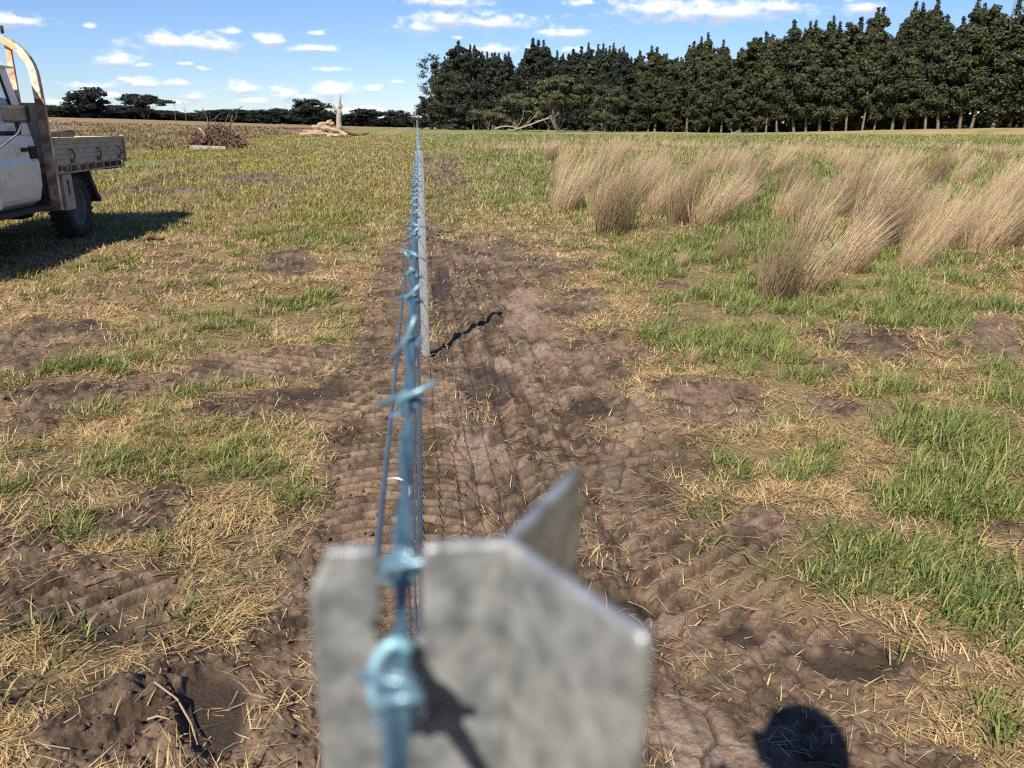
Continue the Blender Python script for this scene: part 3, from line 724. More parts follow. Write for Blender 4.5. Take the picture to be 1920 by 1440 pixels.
def barb_mesh(seed, far=False):
    """Two short wires wound round the strand, four cut points sticking out."""
    rg = random.Random(seed); m = MB(); n = 5 if far else 9
    for k, off in enumerate((-.0016, .0016)):
        a0 = (1.75 if k == 0 else 4.6) + rg.uniform(-.5, .5); turns = rg.uniform(.95, 1.15) * 2 * math.pi; ra = .0027
        pts = []
        L1 = rg.uniform(.008, .012); L2 = rg.uniform(.006, .010)
        if k == 1: L1 *= .45; L2 *= .5
        if seed == 3: L1 = .0035; L2 = .0045
        def c(a, q): return (ra * math.cos(a), off + q, ra * math.sin(a))
        p = c(a0, -.002); tdir = (math.sin(a0) + .35 * math.cos(a0), -.25, -math.cos(a0) + .35 * math.sin(a0))
        pts.append(tuple(p[i] + tdir[i] * L1 for i in range(3)))
        ns = 5 if far else 14
        for i in range(ns + 1):
            pts.append(c(a0 + turns * i / ns, -.002 + .004 * i / ns))
        a1 = a0 + turns; p = c(a1, .002); tdir = (-math.sin(a1) + .35 * math.cos(a1), .25, math.cos(a1) + .35 * math.sin(a1))
        pts.append(tuple(p[i] + tdir[i] * L2 for i in range(3)))
        m.tube(pts, .00092, 4 if far else 8)
    return m
BV = [barb_mesh(s).build('barb', M_BLUE, bw) for s in (3, 8, 21, 34, 47)]
by = [.100, .137, .24, .315, .41, .49, .57, .69, .775]
while by[-1] < 80: by.append(by[-1] + random.uniform(.10, .125))
for i, y in enumerate(by[:100]):
    o = BV[i] if i < 5 else BV[i % 5].copy()
    if i >= 5: COL.objects.link(o); o.parent = bw
    o.location = (WX, y, wire_z(y)); o.rotation_euler = (0, random.uniform(-.8, .8), random.uniform(-.3, .3))
fm = MB()
src = barb_mesh(5, True)
for y in by[100:]:
    a = random.uniform(0, 6.28); c, s = math.cos(a), math.sin(a); k = 1.1
    fm.add([(WX + k * (p[0] * c - p[2] * s), y + k * p[1], wire_z(y) + k * (p[0] * s + p[2] * c)) for p in src.v], src.f, True)
tag(fm.build('far_barbs', M_BLUE, bw, fix=False), kind='stuff')

def line_wire(x, h, r, y0, far):
    pts = []
    y = y0
    while y < far:
        i = max(k for k in range(len(PT)) if PT[k][0] <= max(y, PT[0][0]))
        zt = wire_z(y) - (PT[0][1] if y < 4.88 else 0) if False else wire_z(y)
        pts.append((x + .002 * math.sin(y * 1.3 + h * 9), y, zt - (1.2955 - h) * (1.0))); y += .12 if y < 12 else 1.8
    return MB().tube(pts, r, 6)
tag(line_wire(-.0225, 1.187, .0017, -.5, END_Y).build('plain_wire', M_NET), 'single plain dark wire strung between the barbed wire and the netting', 'fence wire')
net = thing('wire_netting', 'wire netting hanging on the fence posts below the plain wire', 'wire netting', (0, 0, 0))
HW = [1.05, .83, .64, .47, .33, .19, .05]
for h in HW:
    line_wire(-.0205, h, .0016, -.5, END_Y).build('line_wire', M_NET, net)
def stay_mesh():
    m = MB(); pts = []
    zs = sorted(HW)
    for a, b in zip(zs, zs[1:]):
        pts += [(random.uniform(-.001, .001), 0, a), (random.uniform(-.002, .002), random.uniform(-.003, .003), (a + b) / 2)]
    pts.append((0, 0, zs[-1]))
    m.tube(pts, .0012, 5)
    for z in zs:   # the little wrapped hinge knots
        m.tube([(.0024 * math.cos(a), .008 * (a / 9.4 - .5), z + .0024 * math.sin(a)) for a in np.linspace(0, 9.4, 12)], .0010, 5)
    return m
SV = [stay_mesh().build('stay_wire', M_NET, net) for k in range(3)]
k = 0; ys = -.2
allst = []
while ys < 60: allst.append(ys); ys += .305
for i, y in enumerate(allst[:100]):
    o = SV[i] if i < 3 else SV[i % 3].copy()
    if i >= 3: COL.objects.link(o); o.parent = net
    o.location = (-.0205, y, wire_z(y) - 1.2955); o.rotation_euler = (0, 0, 0)
fs = MB()
for y in allst[100:]:
    fs.tube([(-.0205, y, wire_z(y) - 1.2955 + .05), (-.0205, y, wire_z(y) - 1.2955 + 1.05)], .0016, 4)
tag(fs.build('far_stay_wires', M_NET, net, fix=False), kind='stuff')
clip = MB().tube([(-.0225 + .012 * math.cos(a) - .004, .62 + .004 * a, 1.187 - .1 + .30 * 0 + .010 * math.sin(a)) for a in np.linspace(-.6, 4.4, 16)], .0012, 7)
tag(clip.build('wire_clip', M_CLIP), 'small bright hooked wire clip hanging on the dark fence wire', 'wire clip')
# wires tied to the posts
tie = MB().tube([(-.0058 + .0036 * math.cos(a) * (1 + .1 * a / 6), .1142 - .004 - .0012 * a / 3, CAM_H - .063 - .0225 + .0075 * math.sin(a)) for a in np.linspace(.9, 5.9, 26)], .0010, 8)
tag(tie.build('wire_tie', M_TIE), 'short blue wire loop lashing the barbed wire into the blurred post notch', 'wire tie')

# ------------------------------------------------------------------ the farm truck (local: x right, y away from the camera, rear axle at y = 0)
def make_truck():
    root = thing('farm_truck', 'dirty white tray back farm truck parked with a rusty hoop behind its cab', 'truck', (-5.13, 10.95, gz(-4.4, 10.9) - .0), R(0.5))
    W = .845
    # cab shell: rear wall, roof, bonnet
    cab = thing_part = MB()
    # lower body sides as a stepped profile in (x half width, z)
    prof = [(.70, .50), (.80, .56), (.845, .72), (.855, .98), (.835, 1.02), (.825, 1.22), (.815, 1.27)]
    def shell(y0, y1, pr=prof):
        m = MB(); vs = []; n = len(pr)
        full = [(-a, b) for a, b in pr] + [(a, b) for a, b in reversed(pr)]
        m.prism(full, y0, y1, 'y'); return m
    body = shell(-2.02, -.99)
    body.prism([(-2.02, .55), (-3.95, .62), (-4.0, .95), (-3.9, 1.14), (-2.7, 1.22), (-2.02, 1.27)], -.60, .60, 'x')
    body.build('body', M_WHITE, root, bevel=.02)
    # front guards with wheel cut
    for s in (-1, 1):
        g = MB()
        arc = [(-3.18 + .50 * math.cos(a), .40 + .50 * math.sin(a)) for a in np.linspace(.15, math.pi - .15, 12)]
        poly = [(-2.02, .55)] + [(-2.02, 1.2), (-3.85, 1.08), (-3.98, .95), (-3.98, .6), (-3.7, .55)] + arc[::-1]
        g.prism(poly, s * .60, s * .86, 'x'); g.build('guard', M_WHITE, root, bevel=.02)
    # greenhouse, leaning in towards the roof
    def pillar(y0b, y1b, y0t, y1t, s, xb=.815, xt=.70, zb=1.27, zt=1.98, th=.05):
        m = MB()
        vs = [(s * xb, y0b, zb), (s * xb, y1b, zb), (s * (xb - th), y1b, zb), (s * (xb - th), y0b, zb), (s * xt, y0t, zt), (s * xt, y1t, zt), (s * (xt - th), y1t, zt), (s * (xt - th), y0t, zt)]
        return m.add(vs, [(0, 1, 2, 3), (4, 7, 6, 5), (0, 4, 5, 1), (1, 5, 6, 2), (2, 6, 7, 3), (3, 7, 4, 0)])
    for s in (-1, 1):
        pillar(-1.22, -.99, -1.27, -1.08, s).build('rear_pillar', M_WHITE, root, bevel=.02)
        pillar(-2.12, -2.02, -1.80, -1.70, s).build('windscreen_pillar', M_WHITE, root, bevel=.015)
    # rear cab wall with its window opening
    rw = MB()
    def rwz(x, z): return (x, -.99 - .09 * (z - 1.27) / .71, z)
    for (x0, x1, z0, z1) in ((-.76, .76, 1.27, 1.42), (-.70, .70, 1.82, 1.98), (-.76, -.55, 1.42, 1.82), (.55, .76, 1.42, 1.82)):
        k = lambda z: 1 - .12 * (z - 1.27) / .71
        vs = [rwz(x0 * k(z0), z0), rwz(x1 * k(z0), z0), rwz(x1 * k(z1), z1), rwz(x0 * k(z1), z1)]
        rw.add(vs + [(a, b - .03, c) for a, b, c in vs], [(0, 1, 2, 3), (7, 6, 5, 4), (0, 4, 5, 1), (1, 5, 6, 2), (2, 6, 7, 3), (3, 7, 4, 0)])
    rw.build('rear_wall', M_WHITE, root)
    gw = MB(); gw.add([rwz(-.55, 1.42), rwz(.55, 1.42), rwz(.52, 1.82), rwz(-.52, 1.82)], [(0, 1, 2, 3)]); gw.v = [(a, b - .012, c) for a, b, c in gw.v]; gw.build('rear_window', M_GLASS, root, fix=False)
    ro = MB(); ro.prism([(-1.84, 1.965), (-1.0, 1.965), (-1.0, 1.995), (-1.08, 2.05), (-1.4, 2.085), (-1.75, 2.06), (-1.84, 2.0)], -.70, .70, 'x')
    ro.v = [((x * (1 - .25 * max(0, (z - 1.995) / .09))), y, z) for x, y, z in ro.v]
    r_o = ro.build('roof', M_WHITE, root, bevel=.015)
    gt = MB()
    for s in (-1, 1): gt.box(min(s * .70, s * .745), max(s * .70, s * .745), -1.84, -1.0, 1.965, 1.985)
    gt.build('rain_gutter', M_WHITE, r_o)
    ws = MB(); ws.add([(-.74, -2.08, 1.28), (.74, -2.08, 1.28), (.64, -1.78, 1.97), (-.64, -1.78, 1.97)], [(0, 1, 2, 3)]); ws.build('windscreen', M_GLASS, root, fix=False)
    # doors
    for s in (-1, 1):
        dr = MB()
        dp = [(.72, .56), (.82, .60), (.862, .76), (.870, .98), (.848, 1.03), (.838, 1.22), (.822, 1.27)]
        y0, y1 = -1.99, -1.22
        poly = []
        vs = []; n = len(dp)
        for yy in (y0, y1):
            for a, b in dp: vs.append((s * (a + .004), yy, b))
        for yy in (y0, y1):
            for a, b in dp: vs.append((s * (a - .04), yy, b))
        fs = [(i, i + 1, n + i + 1, n + i) for i in range(n - 1)] + [(2 * n + i, 3 * n + i, 3 * n + i + 1, 2 * n + i + 1) for i in range(n - 1)]
        fs += [(i, 2 * n + i, 2 * n + i + 1, i + 1) for i in range(n - 1)] + [(n + i, n + i + 1, 3 * n + i + 1, 3 * n + i) for i in range(n - 1)] + [(0, n, 3 * n, 2 * n), (n - 1, 3 * n - 1, 4 * n - 1, 2 * n - 1)]
        dr.add(vs, fs); d = dr.build('door', M_WHITE, root, bevel=.006)
        MB().box(min(s * .842, s * .872), max(s * .842, s * .872), -1.40, -1.27, 1.10, 1.14).build('handle', M_PLASTIC, d, bevel=.008)
        w = MB()
        def wp(y, z): k = (z - 1.27) / .71; return (s * (.806 - .115 * k), y, z)
        quad = [(-1.96, 1.30), (-1.25, 1.30), (-1.30, 1.93), (-1.70, 1.93)]
        w.add([wp(*q) for q in quad], [(0, 1, 2, 3)]); wo = w.build('window', M_GLASS, d, fix=False)
        fr = MB(); qq = [Vector(wp(*q)) + Vector((s * .006, 0, 0)) for q in quad]; fr.tube(qq + [qq[0]], .018, 6, smooth=False); fr.build('window_seal', M_RUBBER, d)
        # mirror on its bent arm
        mr = MB()
        mx = s * 1.055
        mr.box(mx - .125, mx + .125, -1.90, -1.80, 1.40, 1.57); mo = mr.build('mirror', M_PLASTIC, d, bevel=.025)
        MB().box(mx - .105, mx + .105, -1.798, -1.795, 1.42, 1.55).build('mirror_glass', M_CHROME, d)
        MB().tube([(mx + s * .02, -1.85, 1.41), (mx + s * .03, -1.85, 1.36), (mx + s * .0, -1.86, 1.30), (s * .97, -1.88, 1.23), (s * .90, -1.91, 1.17), (s * .848, -1.93, 1.155)], .010, 8).build('mirror_arm', M_DUSTY, d)
    # cabin inside
    ins = MB(); ins.box(-.7, .7, -1.35, -1.1, .75, 1.32); ins.box(-.7, .7, -1.85, -1.1, .62, .8); ins.box(-.72, .72, -2.1, -1.9, .9, 1.22)
    ins.build('bench_seat', M_DARK, root, bevel=.03)
    MB().tube([(-.35 + .19 * math.cos(a), -1.80 + .07 * math.sin(a), 1.20 + .17 * math.sin(a)) for a in np.linspace(0, 6.283, 24)], .014, 8).build('steering_wheel', M_PLASTIC, root)
    for s in (-1, 1):
        MB().lathe([(0, .0), (.085, 0), (.09, -.02), (.08, -.06)], Matrix.Translation((s * .5, -3.985, .88)) @ Matrix.Rotation(R(90), 4, 'X'), 20).build('headlight', M_CHROME, root)
    gr = MB()
    for k in range(6): gr.box(-.38, .38, -4.03, -3.99, .72 + .05 * k, .74 + .05 * k)
    gr.build('grille', M_PLASTIC, root)
    MB().box(-.86, .86, -4.16, -4.04, .48, .66).build('bumper', M_PLASTIC, root, bevel=.02)
    # side step and chassis
    for s in (-1, 1):
        MB().box(min(s * .70, s * .93), max(s * .70, s * .93), -2.5, -1.02, .46, .50).build('side_step', M_DARK, root, bevel=.01)
    ch = MB()
    for s in (-1, 1): ch.box(min(s * .36, s * .46), max(s * .36, s * .46), -3.9, 1.5, .52, .68)
    for yy in (-3.7, -2.0, -.7, .2, 1.4): ch.box(-.40, .40, yy, yy + .1, .53, .66)
    ch.tube([(-.72, 0, .39), (.72, 0, .39)], .06, 10); ch.tube([(-.72, -3.18, .39), (.72, -3.18, .39)], .06, 10)
    ch.box(-.18, .18, -.16, .16, .25, .52)
    ch.build('chassis', M_DARK, root)
    # dark panel between cab and tray
    MB().box(-.80, .80, -.90, -.80, .42, .84).build('splash_panel', M_DARK, root)
    # dark filler box on the cab corner
    MB().box(.80, .862, -1.20, -1.03, 1.02, 1.15).build('vent_cover', M_PLASTIC, root, bevel=.008)
    # wheels
    def wheel(x, y, side):
        Mx = Matrix.Translation((x, y, .395)) @ Matrix.Rotation(R(90), 4, 'Y')
        w = bpy.data.objects.new('wheel', None); COL.objects.link(w); w.parent = root
        t = MB(); h = .125
        t.lathe([(.235, -h * .8), (.30, -h), (.355, -h * .95), (.385, -h * .72), (.392, -h * .3), (.392, h * .3), (.385, h * .72), (.355, h * .95), (.30, h), (.235, h * .8)], Mx, 40)
        for k in range(30):
            for q in (-1, 0, 1):
                a = 2 * math.pi * (k + .33 * q) / 30
                t.box(-.016, .016, .382, .405, -.038, .038, Mx @ Matrix.Rotation(a, 4, 'Z') @ Matrix.Translation((0, 0, q * .082)))
        t.build('tyre', M_RUBBER, w)
        rm = MB(); sg = side
        rm.lathe([(.0, .02 * sg), (.06, .02 * sg), (.065, -.0 * sg), (.10, .0 * sg), (.17, .035 * sg), (.205, .03 * sg), (.215, .09 * sg), (.238, .10 * sg), (.240, -.10 * sg), (.20, -.10 * sg)], Mx, 32)
        for k in range(6):
            a = 2 * math.pi * k / 6; rm.lathe([(0, .022 * sg), (.012, .022 * sg), (.014, 0)], Mx @ Matrix.Rotation(a, 4, 'Z') @ Matrix.Translation((.083, 0, 0)), 8)
        rm.build('rim', M_CHROME if False else M_DUSTY, w)
        return w
    for s in (-1, 1):
        wheel(s * .72, 0, s); wheel(s * .72, -3.18, s)
    # tray
    t0, t1, hw = -.74, 1.62, .93
    fl = MB(); fl.box(-hw + .03, hw - .03, t0 + .02, t1 - .02, .905, .945)
    for k in range(8): fl.box(-hw + .05, hw - .05, t0 + .1 + k * .3, t0 + .16 + k * .3, .84, .903)
    fl.build('tray_floor', M_TRAY, root)
    def side_panel(x, s):
        m = MB(); z0, z1 = .93, 1.235
        p = [(z0, 0), (z0 + .055, 0), (z0 + .065, -.012), (z0 + .11, -.012), (z0 + .12, 0), (z0 + .17, 0), (z0 + .18, -.012), (z0 + .225, -.012), (z0 + .235, 0), (z1 - .03, 0), (z1 - .03, .012), (z1, .012), (z1, -.035), (z0, -.035)]
        m.prism([(x + s * d, z) for z, d in p], t0 + .01, t1, 'y'); return m
    for s in (-1, 1):
        sd = side_panel(s * hw, s).build('side_board', M_TRAY, root)
        for yy in (-.30, .58, 1.36):
            l = MB(); x = s * (hw + .016)
            l.tube([(x - s * .01, yy - .03, 1.10), (x + s * .012, yy, 1.09), (x + s * .02, yy + .03, 1.02), (x + s * .004, yy + .02, .96), (x - s * .006, yy, .945)], .011, 6); l.box(min(x - s * .016, x + s * .012), max(x - s * .016, x + s * .012), yy - .035, yy + .045, .945, .985)
            l.build('latch', M_DUSTY, sd)
        cr = MB(); cr.box(min(s * (hw - .04), s * (hw + .018)), max(s * (hw - .04), s * (hw + .018)), t1 + .002, t1 + .03, .88, 1.25); cr.build('corner_post', M_TRAY, root)
        rl = MB(); rl.tube([(s * (hw - .01), t0 + .02, .832), (s * (hw - .01), t1 - .02, .832)], .013, 6)
        for k in range(9):
            yy = t0 + .14 + k * .27; rl.tube([(s * (hw - .01), yy, .832), (s * (hw - .01), yy, .93)], .009, 6)
        rl.build('rope_rail', M_TRAY, root)
        bt = MB(); bt.prism([(t1 - .62, .80), (t1 - .02, .80), (t1 - .02, .90), (t1 - .62, .90)], s * .52, s * .88, 'x'); bt.build('tail_bracket', M_DARK, root)
        # toolbox below the tray, between cab and wheel
        tb = MB(); tb.box(min(s * .55, s * .925), max(s * .55, s * .925), -.62, -.36, .40, .815); tbo = tb.build('toolbox', M_TRAY, root, bevel=.006)
        if s > 0:
            em = MB()   # small dark animal-head mark on the box
            em.prism([(-.53, .76), (-.515, .735), (-.50, .745), (-.485, .735), (-.47, .762), (-.475, .71), (-.485, .68), (-.478, .62), (-.49, .58), (-.502, .60), (-.51, .57), (-.52, .62), (-.513, .68), (-.525, .71)], .926, .9285, 'x'); em.build('emblem', M_PLASTIC, tbo, fix=True)
        fp = MB(); fp.tube([(s * .84, -.64, .50), (s * .84, -.67, .52), (s * .84, -.67, .70), (s * .84, -.64, .72)], .014, 6); fp.build('step_handle', M_RUST, root)
        # rubber mud flap, bent outward
        mf = MB(); mf.prism([(.36, .84), (.42, .84), (.50, .66), (.62, .50), (.70, .44), (.66, .40), (.56, .46), (.44, .62)], s * .58, s * .86, 'x'); mf.build('mud_flap', M_RUBBER, root)
    tg = MB(); tg.box(-hw + .05, hw - .05, t1 + .0, t1 + .035, .93, 1.23); tg.build('tailgate', M_TRAY, root, bevel=.006)
    # headboard sheet and hoop
    hb = MB(); hb.box(-hw + .06, hw - .06, t0 + .02, t0 + .05, .82, 1.62); hb.build('headboard', M_TRAY, root)
    hx = hw - .045; zt = 2.30; rc = .42
    pts = [(-hx, 0, .42), (-hx, 0, 1.2), (-hx + .02, 0, zt - rc)]
    pts += [(-hx + .02 + rc * (1 - math.cos(a)), 0, zt - rc + rc * math.sin(a)) for a in np.linspace(.15, math.pi / 2, 9)]
    pts += [(-p[0], p[1], p[2]) for p in reversed(pts)]
    # a rolled channel: square tube
    hp = MB(); v0 = []
    def sq(pts, wv, dy0, dy1):
        pts = [Vector(p) for p in pts]; vs = []
        for i, p in enumerate(pts):
            t = (pts[min(i + 1, len(pts) - 1)] - pts[max(i - 1, 0)]).normalized(); nrm = Vector((-t.z, 0, t.x))
            vs += [p + nrm * wv + Vector((0, dy0, 0)), p - nrm * wv + Vector((0, dy0, 0)), p - nrm * wv + Vector((0, dy1, 0)), p + nrm * wv + Vector((0, dy1, 0))]
        n = len(pts); fs = [(i * 4 + j, i * 4 + (j + 1) % 4, i * 4 + 4 + (j + 1) % 4, i * 4 + 4 + j) for i in range(n - 1) for j in range(4)] + [(0, 1, 2, 3), (4 * n - 4, 4 * n - 1, 4 * n - 2, 4 * n - 3)]
        hp.add(vs, fs)
    sq([(p[0], t0 - .04, p[2]) for p in pts], .042, -.045, .045)
    hp.build('hoop', M_HOOP, root, bevel=.008)
    for s in (-1, 1):
        up_ = MB(); up_.box(s * .62 - .03, s * .62 + .03, t0 - .03, t0 + .01, 1.60, 2.262); up_.build('hoop_upright', M_HOOP, root)
        MB().tube([(s * .60, t0 - .04, 2.34), (s * .60, t0 - .04, 2.42)], .018, 8).build('lamp_bracket', M_PLASTIC, root)
    for s in (-1, 1):
        lb = MB(); lb.box(min(s * (hx - .05), s * (hx + .052)), max(s * (hx - .05), s * (hx + .052)), t0 - .092, t0 - .088, .42, 1.66); lb.build('hoop_leg_rust_shade', M_RUST, root)  # rust-brown sheet on each lower leg, with the cab's shade painted in
    wf = MB(); wf.tube([(.55, t0 + .5, 1.22), (.55, t0 + .5, 1.40), (.80, t0 + .52, 1.43), (.80, t0 + .52, 1.22)], .008, 6); wf.build('wire_bracket', M_CHROME, root)
    return root
M_DUSTY = pmat('dusty_steel_rim', (.10, .10, .095), (.18, .17, .15), scale=10, rough=.7, metal=.3)
truck = make_truck()
po = MB(); po.tube([(-4.75, 10.32, 1.27), (-4.55, 10.75, 1.275), (-4.33, 11.15, 1.27)], [.045, .047, .043], 10)
tag(po.build('timber_post', M_LOG), 'round brown timber post lying on the tray edge of the truck', 'timber post')

# ------------------------------------------------------------------ trees
def leaf_quads(cen, size, rg, base, var=.28, nrm=None):
    n = len(cen)
    w = rg.normal(size=(n, 3)) * .55 + (nrm if nrm is not None else rg.normal(size=(n, 3))); w[:, 2] += .25; w /= np.linalg.norm(w, axis=1)[:, None] + 1e-9
    a = np.cross(w, rg.normal(size=(n, 3))); a /= np.linalg.norm(a, axis=1)[:, None] + 1e-9
    b = np.cross(w, a); b /= np.linalg.norm(b, axis=1)[:, None] + 1e-9
    s = size * rg.uniform(.6, 1.3, n)[:, None]
    V = np.stack([cen - a * s, cen + b * s * .42, cen + a * s, cen - b * s * .42], 1).reshape(-1, 3)
    k = np.arange(n)[:, None] * 4
    q = np.concatenate([k, k + 1, k + 2, k + 3], 1)
    C = np.array(base)[None, :] * (1 + var * rg.normal(size=(n, 1))) * (1 + .12 * rg.normal(size=(n, 3)))
    return V, q, np.repeat(np.clip(C, .006, 1), 4, 0)
def limb(p0, p1, r0, r1, rg, bend=.1, n=6):
    p0 = np.array(p0); p1 = np.array(p1); L_ = np.linalg.norm(p1 - p0)
    o = rg.normal(size=3) * bend * L_; pts = []
    for t in np.linspace(0, 1, n): pts.append(p0 + (p1 - p0) * t + o * math.sin(math.pi * t))
    return pts, list(np.linspace(r0, r1, n))
def plantation_tree(seed, H_, low, wid, base):
    """A tall straight plantation gum: bare lower bole, narrow crown ending in a spire."""
    rg = np.random.default_rng(seed); tr = MB()
    lean = rg.normal(0, .02, 2)
    def axis(h): return np.array([lean[0] * h + .12 * math.sin(h * .6 + seed), lean[1] * h, h])
    hs = np.linspace(-.3, H_ * .97, 12)
    tr.tube([axis(h) for h in hs], [max(.02, .17 * (1 - h / H_) ** .8 + .01) for h in hs], 7)
    cen = []; nr_ = []
    two = seed % 3 == 0
    nb = 70
    for i in range(nb):
        f = (i + rg.random()) / nb; h = H_ * (low + (.96 - low) * f)
        L_ = wid * min(1.0, .5 + f * 2.5) * min(1, (1 - f) / .55) ** 1.0 * (.3 + .8 * rg.random()) + .1
        a = rg.uniform(0, 6.28); rise = rg.uniform(.15, .8)
        p0 = axis(h)
        if two and f > .45: p0 = p0 + np.array([(-1) ** i * (f - .4) * 2.2, 0, -(i % 2) * H_ * .06 * (f - .4)])
        p0 = p0 + rg.normal(0, .12, 3); p1 = p0 + np.array([math.cos(a) * L_, math.sin(a) * L_, L_ * rise])
        if L_ > .5 and i % 2 == 0:
            pts, rs = limb(p0, p1, .035, .01, rg, .08, 4); tr.tube(pts, rs, 4, caps=False)
        for t in (.55, 1.0):
            if rg.random() < .85:
                c = p0 + (p1 - p0) * t + rg.normal(size=3) * .15; k = int(rg.integers(48, 84))
                s = np.array([.46, .46, .36]) * rg.uniform(.6, 1.15) * (.5 + .6 * min(1, (1 - f) / .4))
                d = rg.normal(size=(k, 3)); d /= np.linalg.norm(d, axis=1)[:, None]; d *= rg.random((k, 1)) ** .4
                cen.append(c + d * s * 1.6 - np.array([0, 0, .1])); o_ = c - axis(h); o_ = o_ / (np.linalg.norm(o_) + .3); nr_.append(d + o_ * .5)
    for h in np.linspace(.84, 1.03, 9):
        d = rg.normal(size=(22, 3)); cen.append(axis(H_ * h) + (np.array([.35, 0, -.4]) if two else 0) + d * np.array([.13, .13, .25]) * (1.15 - h) * 5); nr_.append(d)
    cen = np.concatenate(cen)
    return tr, leaf_quads(cen, .205, rg, base, .24, np.concatenate(nr_))
def tree_thing(name, tr, lf, label, cat, loc, group=None, bark=None, rz=0):
    root = thing(name, label, cat, loc, rz, group)
    tr.build('trunk', bark or M_BARK, root, fix=False)
    np_mesh('crown', lf[0], lf[1], M_LEAF, lf[2], parent=root)
    return root
PV = []
for i in range(9):
    H_ = 13.0
    low = [.02, .08, .10, .20, .05, .24, .02, .07, .14][i]; wid = [2.7, 2.1, 2.6, 1.8, 2.8, 2.2, 2.5, 2.0, 2.5][i]
    base = [(.026, .036, .022), (.025, .034, .021), (.052, .060, .026), (.047, .055, .025), (.028, .038, .024), (.056, .060, .028), (.024, .034, .022), (.050, .056, .025), (.043, .055, .026)][i]
    tr, lf = plantation_tree(500 + i, H_, low, wid, base)
    PV.append(tree_thing('plantation_gum', tr, lf, 'x', 'gum tree', (0, 0, 0)))
E0 = np.array([92.0, 100.0]); E1 = np.array([4.5, 208.0])
def skyline(az_):   # wanted height of the tops above eye level, as a slope, read off the photograph
    pts = [(786, 205), (800, 150), (820, 108), (870, 84), (905, 108), (935, 98), (955, 106), (1000, 84), (1020, 92), (1060, 96), (1095, 90), (1130, 80), (1180, 105), (1210, 95), (1245, 100), (1262, 118), (1300, 70), (1335, 84), (1370, 100), (1410, 62), (1440, 66), (1485, 42), (1520, 14), (1545, 40), (1575, 46), (1605, 16), (1640, 50), (1655, 40), (1695, 4), (1735, 18), (1768, 20), (1800, 18), (1830, 22), (1855, 0), (1900, -10), (1990, -30), (2100, -60)]
    us = [azel(u, 240)[0] for u, v in pts]; sl = [math.tan(azel(u, v)[1]) for u, v in pts]
    return float(np.interp(az_, us, sl))
first = set()
def plant(x, y, j, var, lab, grp):
    az_ = math.atan2(x, y); r = math.hypot(x, y); zg = float(base_z(x, y))
    top = CAM_H + skyline(az_) * r
    h = (top - zg)
    h *= random.choice([1.08, 1.0, .93, .80, .97, .70, 1.03] if j == 0 else [1.04, .95, .86, .8, 1.0])
    src = PV[var]
    if var in first: o = copy_tree(src)
    else: o = src; first.add(var)
    s = h / 13.3; sx = .85 * s + .28
    sx *= random.uniform(.8, 1.3); o.location = (x, y, zg); o.scale = (sx, sx, s); o.rotation_euler = (R(random.gauss(0, 1.3)), R(random.gauss(1.2, 1.3)), random.uniform(0, 6.28))
    tag(o, lab, 'gum tree', grp)
BL = 'tall dark green gum tree standing in the long plantation windbreak'
for row in range(4):
    nrm = np.array([E0[1] - E1[1], E1[0] - E0[0]]); nrm = -nrm / np.linalg.norm(nrm)
    if nrm[1] < 0: nrm = -nrm
    n = 74 if row < 2 else 60
    for k in range(n):
        t = (k + random.uniform(-.25, .25)) / (n - 1)
        tt = 1 - (1 - t) ** 1.0
        p = (E0 + (E0 - E1) * .22) + (E1 - (E0 + (E0 - E1) * .22)) * tt + nrm * (row * 4.2 + random.uniform(-.8, .8))
        az_ = math.degrees(math.atan2(p[0], p[1]))
        if p[0] < 1.5: continue
        var = random.randrange(9)
        if az_ < 14 + random.uniform(-3, 3): var = random.choice([0, 6, 4, 0, 6, 1])
        elif var in (0, 1, 4, 6): var = random.choice([2, 3, 5, 7, 8])
        if az_ > 22 and row < 3 and var in (0, 6): var = random.choice([3, 5, 7, 2])
        plant(p[0], p[1], row, var, BL, 'plantation gums in rows')
# three that stand out
def gum(seed, H_, spread, stems, nl, base, leaf, clump=(.9, .9, .5), trunk=.22, low=.35):
    """A broad spreading gum with several limbs and domed clumps of foliage."""
    rg = np.random.default_rng(seed); tr = MB(); cen = []; nr_ = []
    for s in range(stems):
        a0 = rg.uniform(0, 6.28); out = spread * (.25 if stems == 1 else .45)
        p1 = np.array([math.cos(a0) * out * rg.uniform(.2, 1), math.sin(a0) * out * rg.uniform(.2, 1), H_ * rg.uniform(.35, .55)])
        pts, rs = limb((rg.normal(0, .15), rg.normal(0, .15), -.3), p1, trunk, trunk * .55, rg, .08); tr.tube(pts, rs, 7)
        for b in range(6):
            a = rg.uniform(0, 6.28); f = rg.uniform(low, .9)
            hh = H_ * (low + (.98 - low) * f); rr_ = spread * math.sqrt(max(.03, 1 - ((f - .3) / .75) ** 2)) * rg.uniform(.45, 1)
            p2 = np.array([math.cos(a) * rr_ + p1[0] * .4, math.sin(a) * rr_ + p1[1] * .4, hh])
            st_ = pts[int(rg.integers(2, 6))]
            q, r2 = limb(st_, p2, trunk * .4, trunk * .1, rg, .12, 5); tr.tube(q, r2, 5, caps=False)
            for c in range(4):
                cc = p2 + rg.normal(size=3) * np.array(clump) * np.array([1.0, 1.0, .7]); cc[2] = min(cc[2], H_ * .93)
                d = rg.normal(size=(nl, 3)); d /= np.linalg.norm(d, axis=1)[:, None]; d *= rg.random((nl, 1)) ** .33
                d[:, 2] = np.where(d[:, 2] < -.2, d[:, 2] * .4, d[:, 2])
                cen.append(cc + d * np.array(clump) * rg.uniform(.7, 1.25)); nr_.append(d * 1.3)
    cen = np.concatenate(cen)
    return tr, leaf_quads(cen, leaf, rg, base, .24, np.concatenate(nr_))
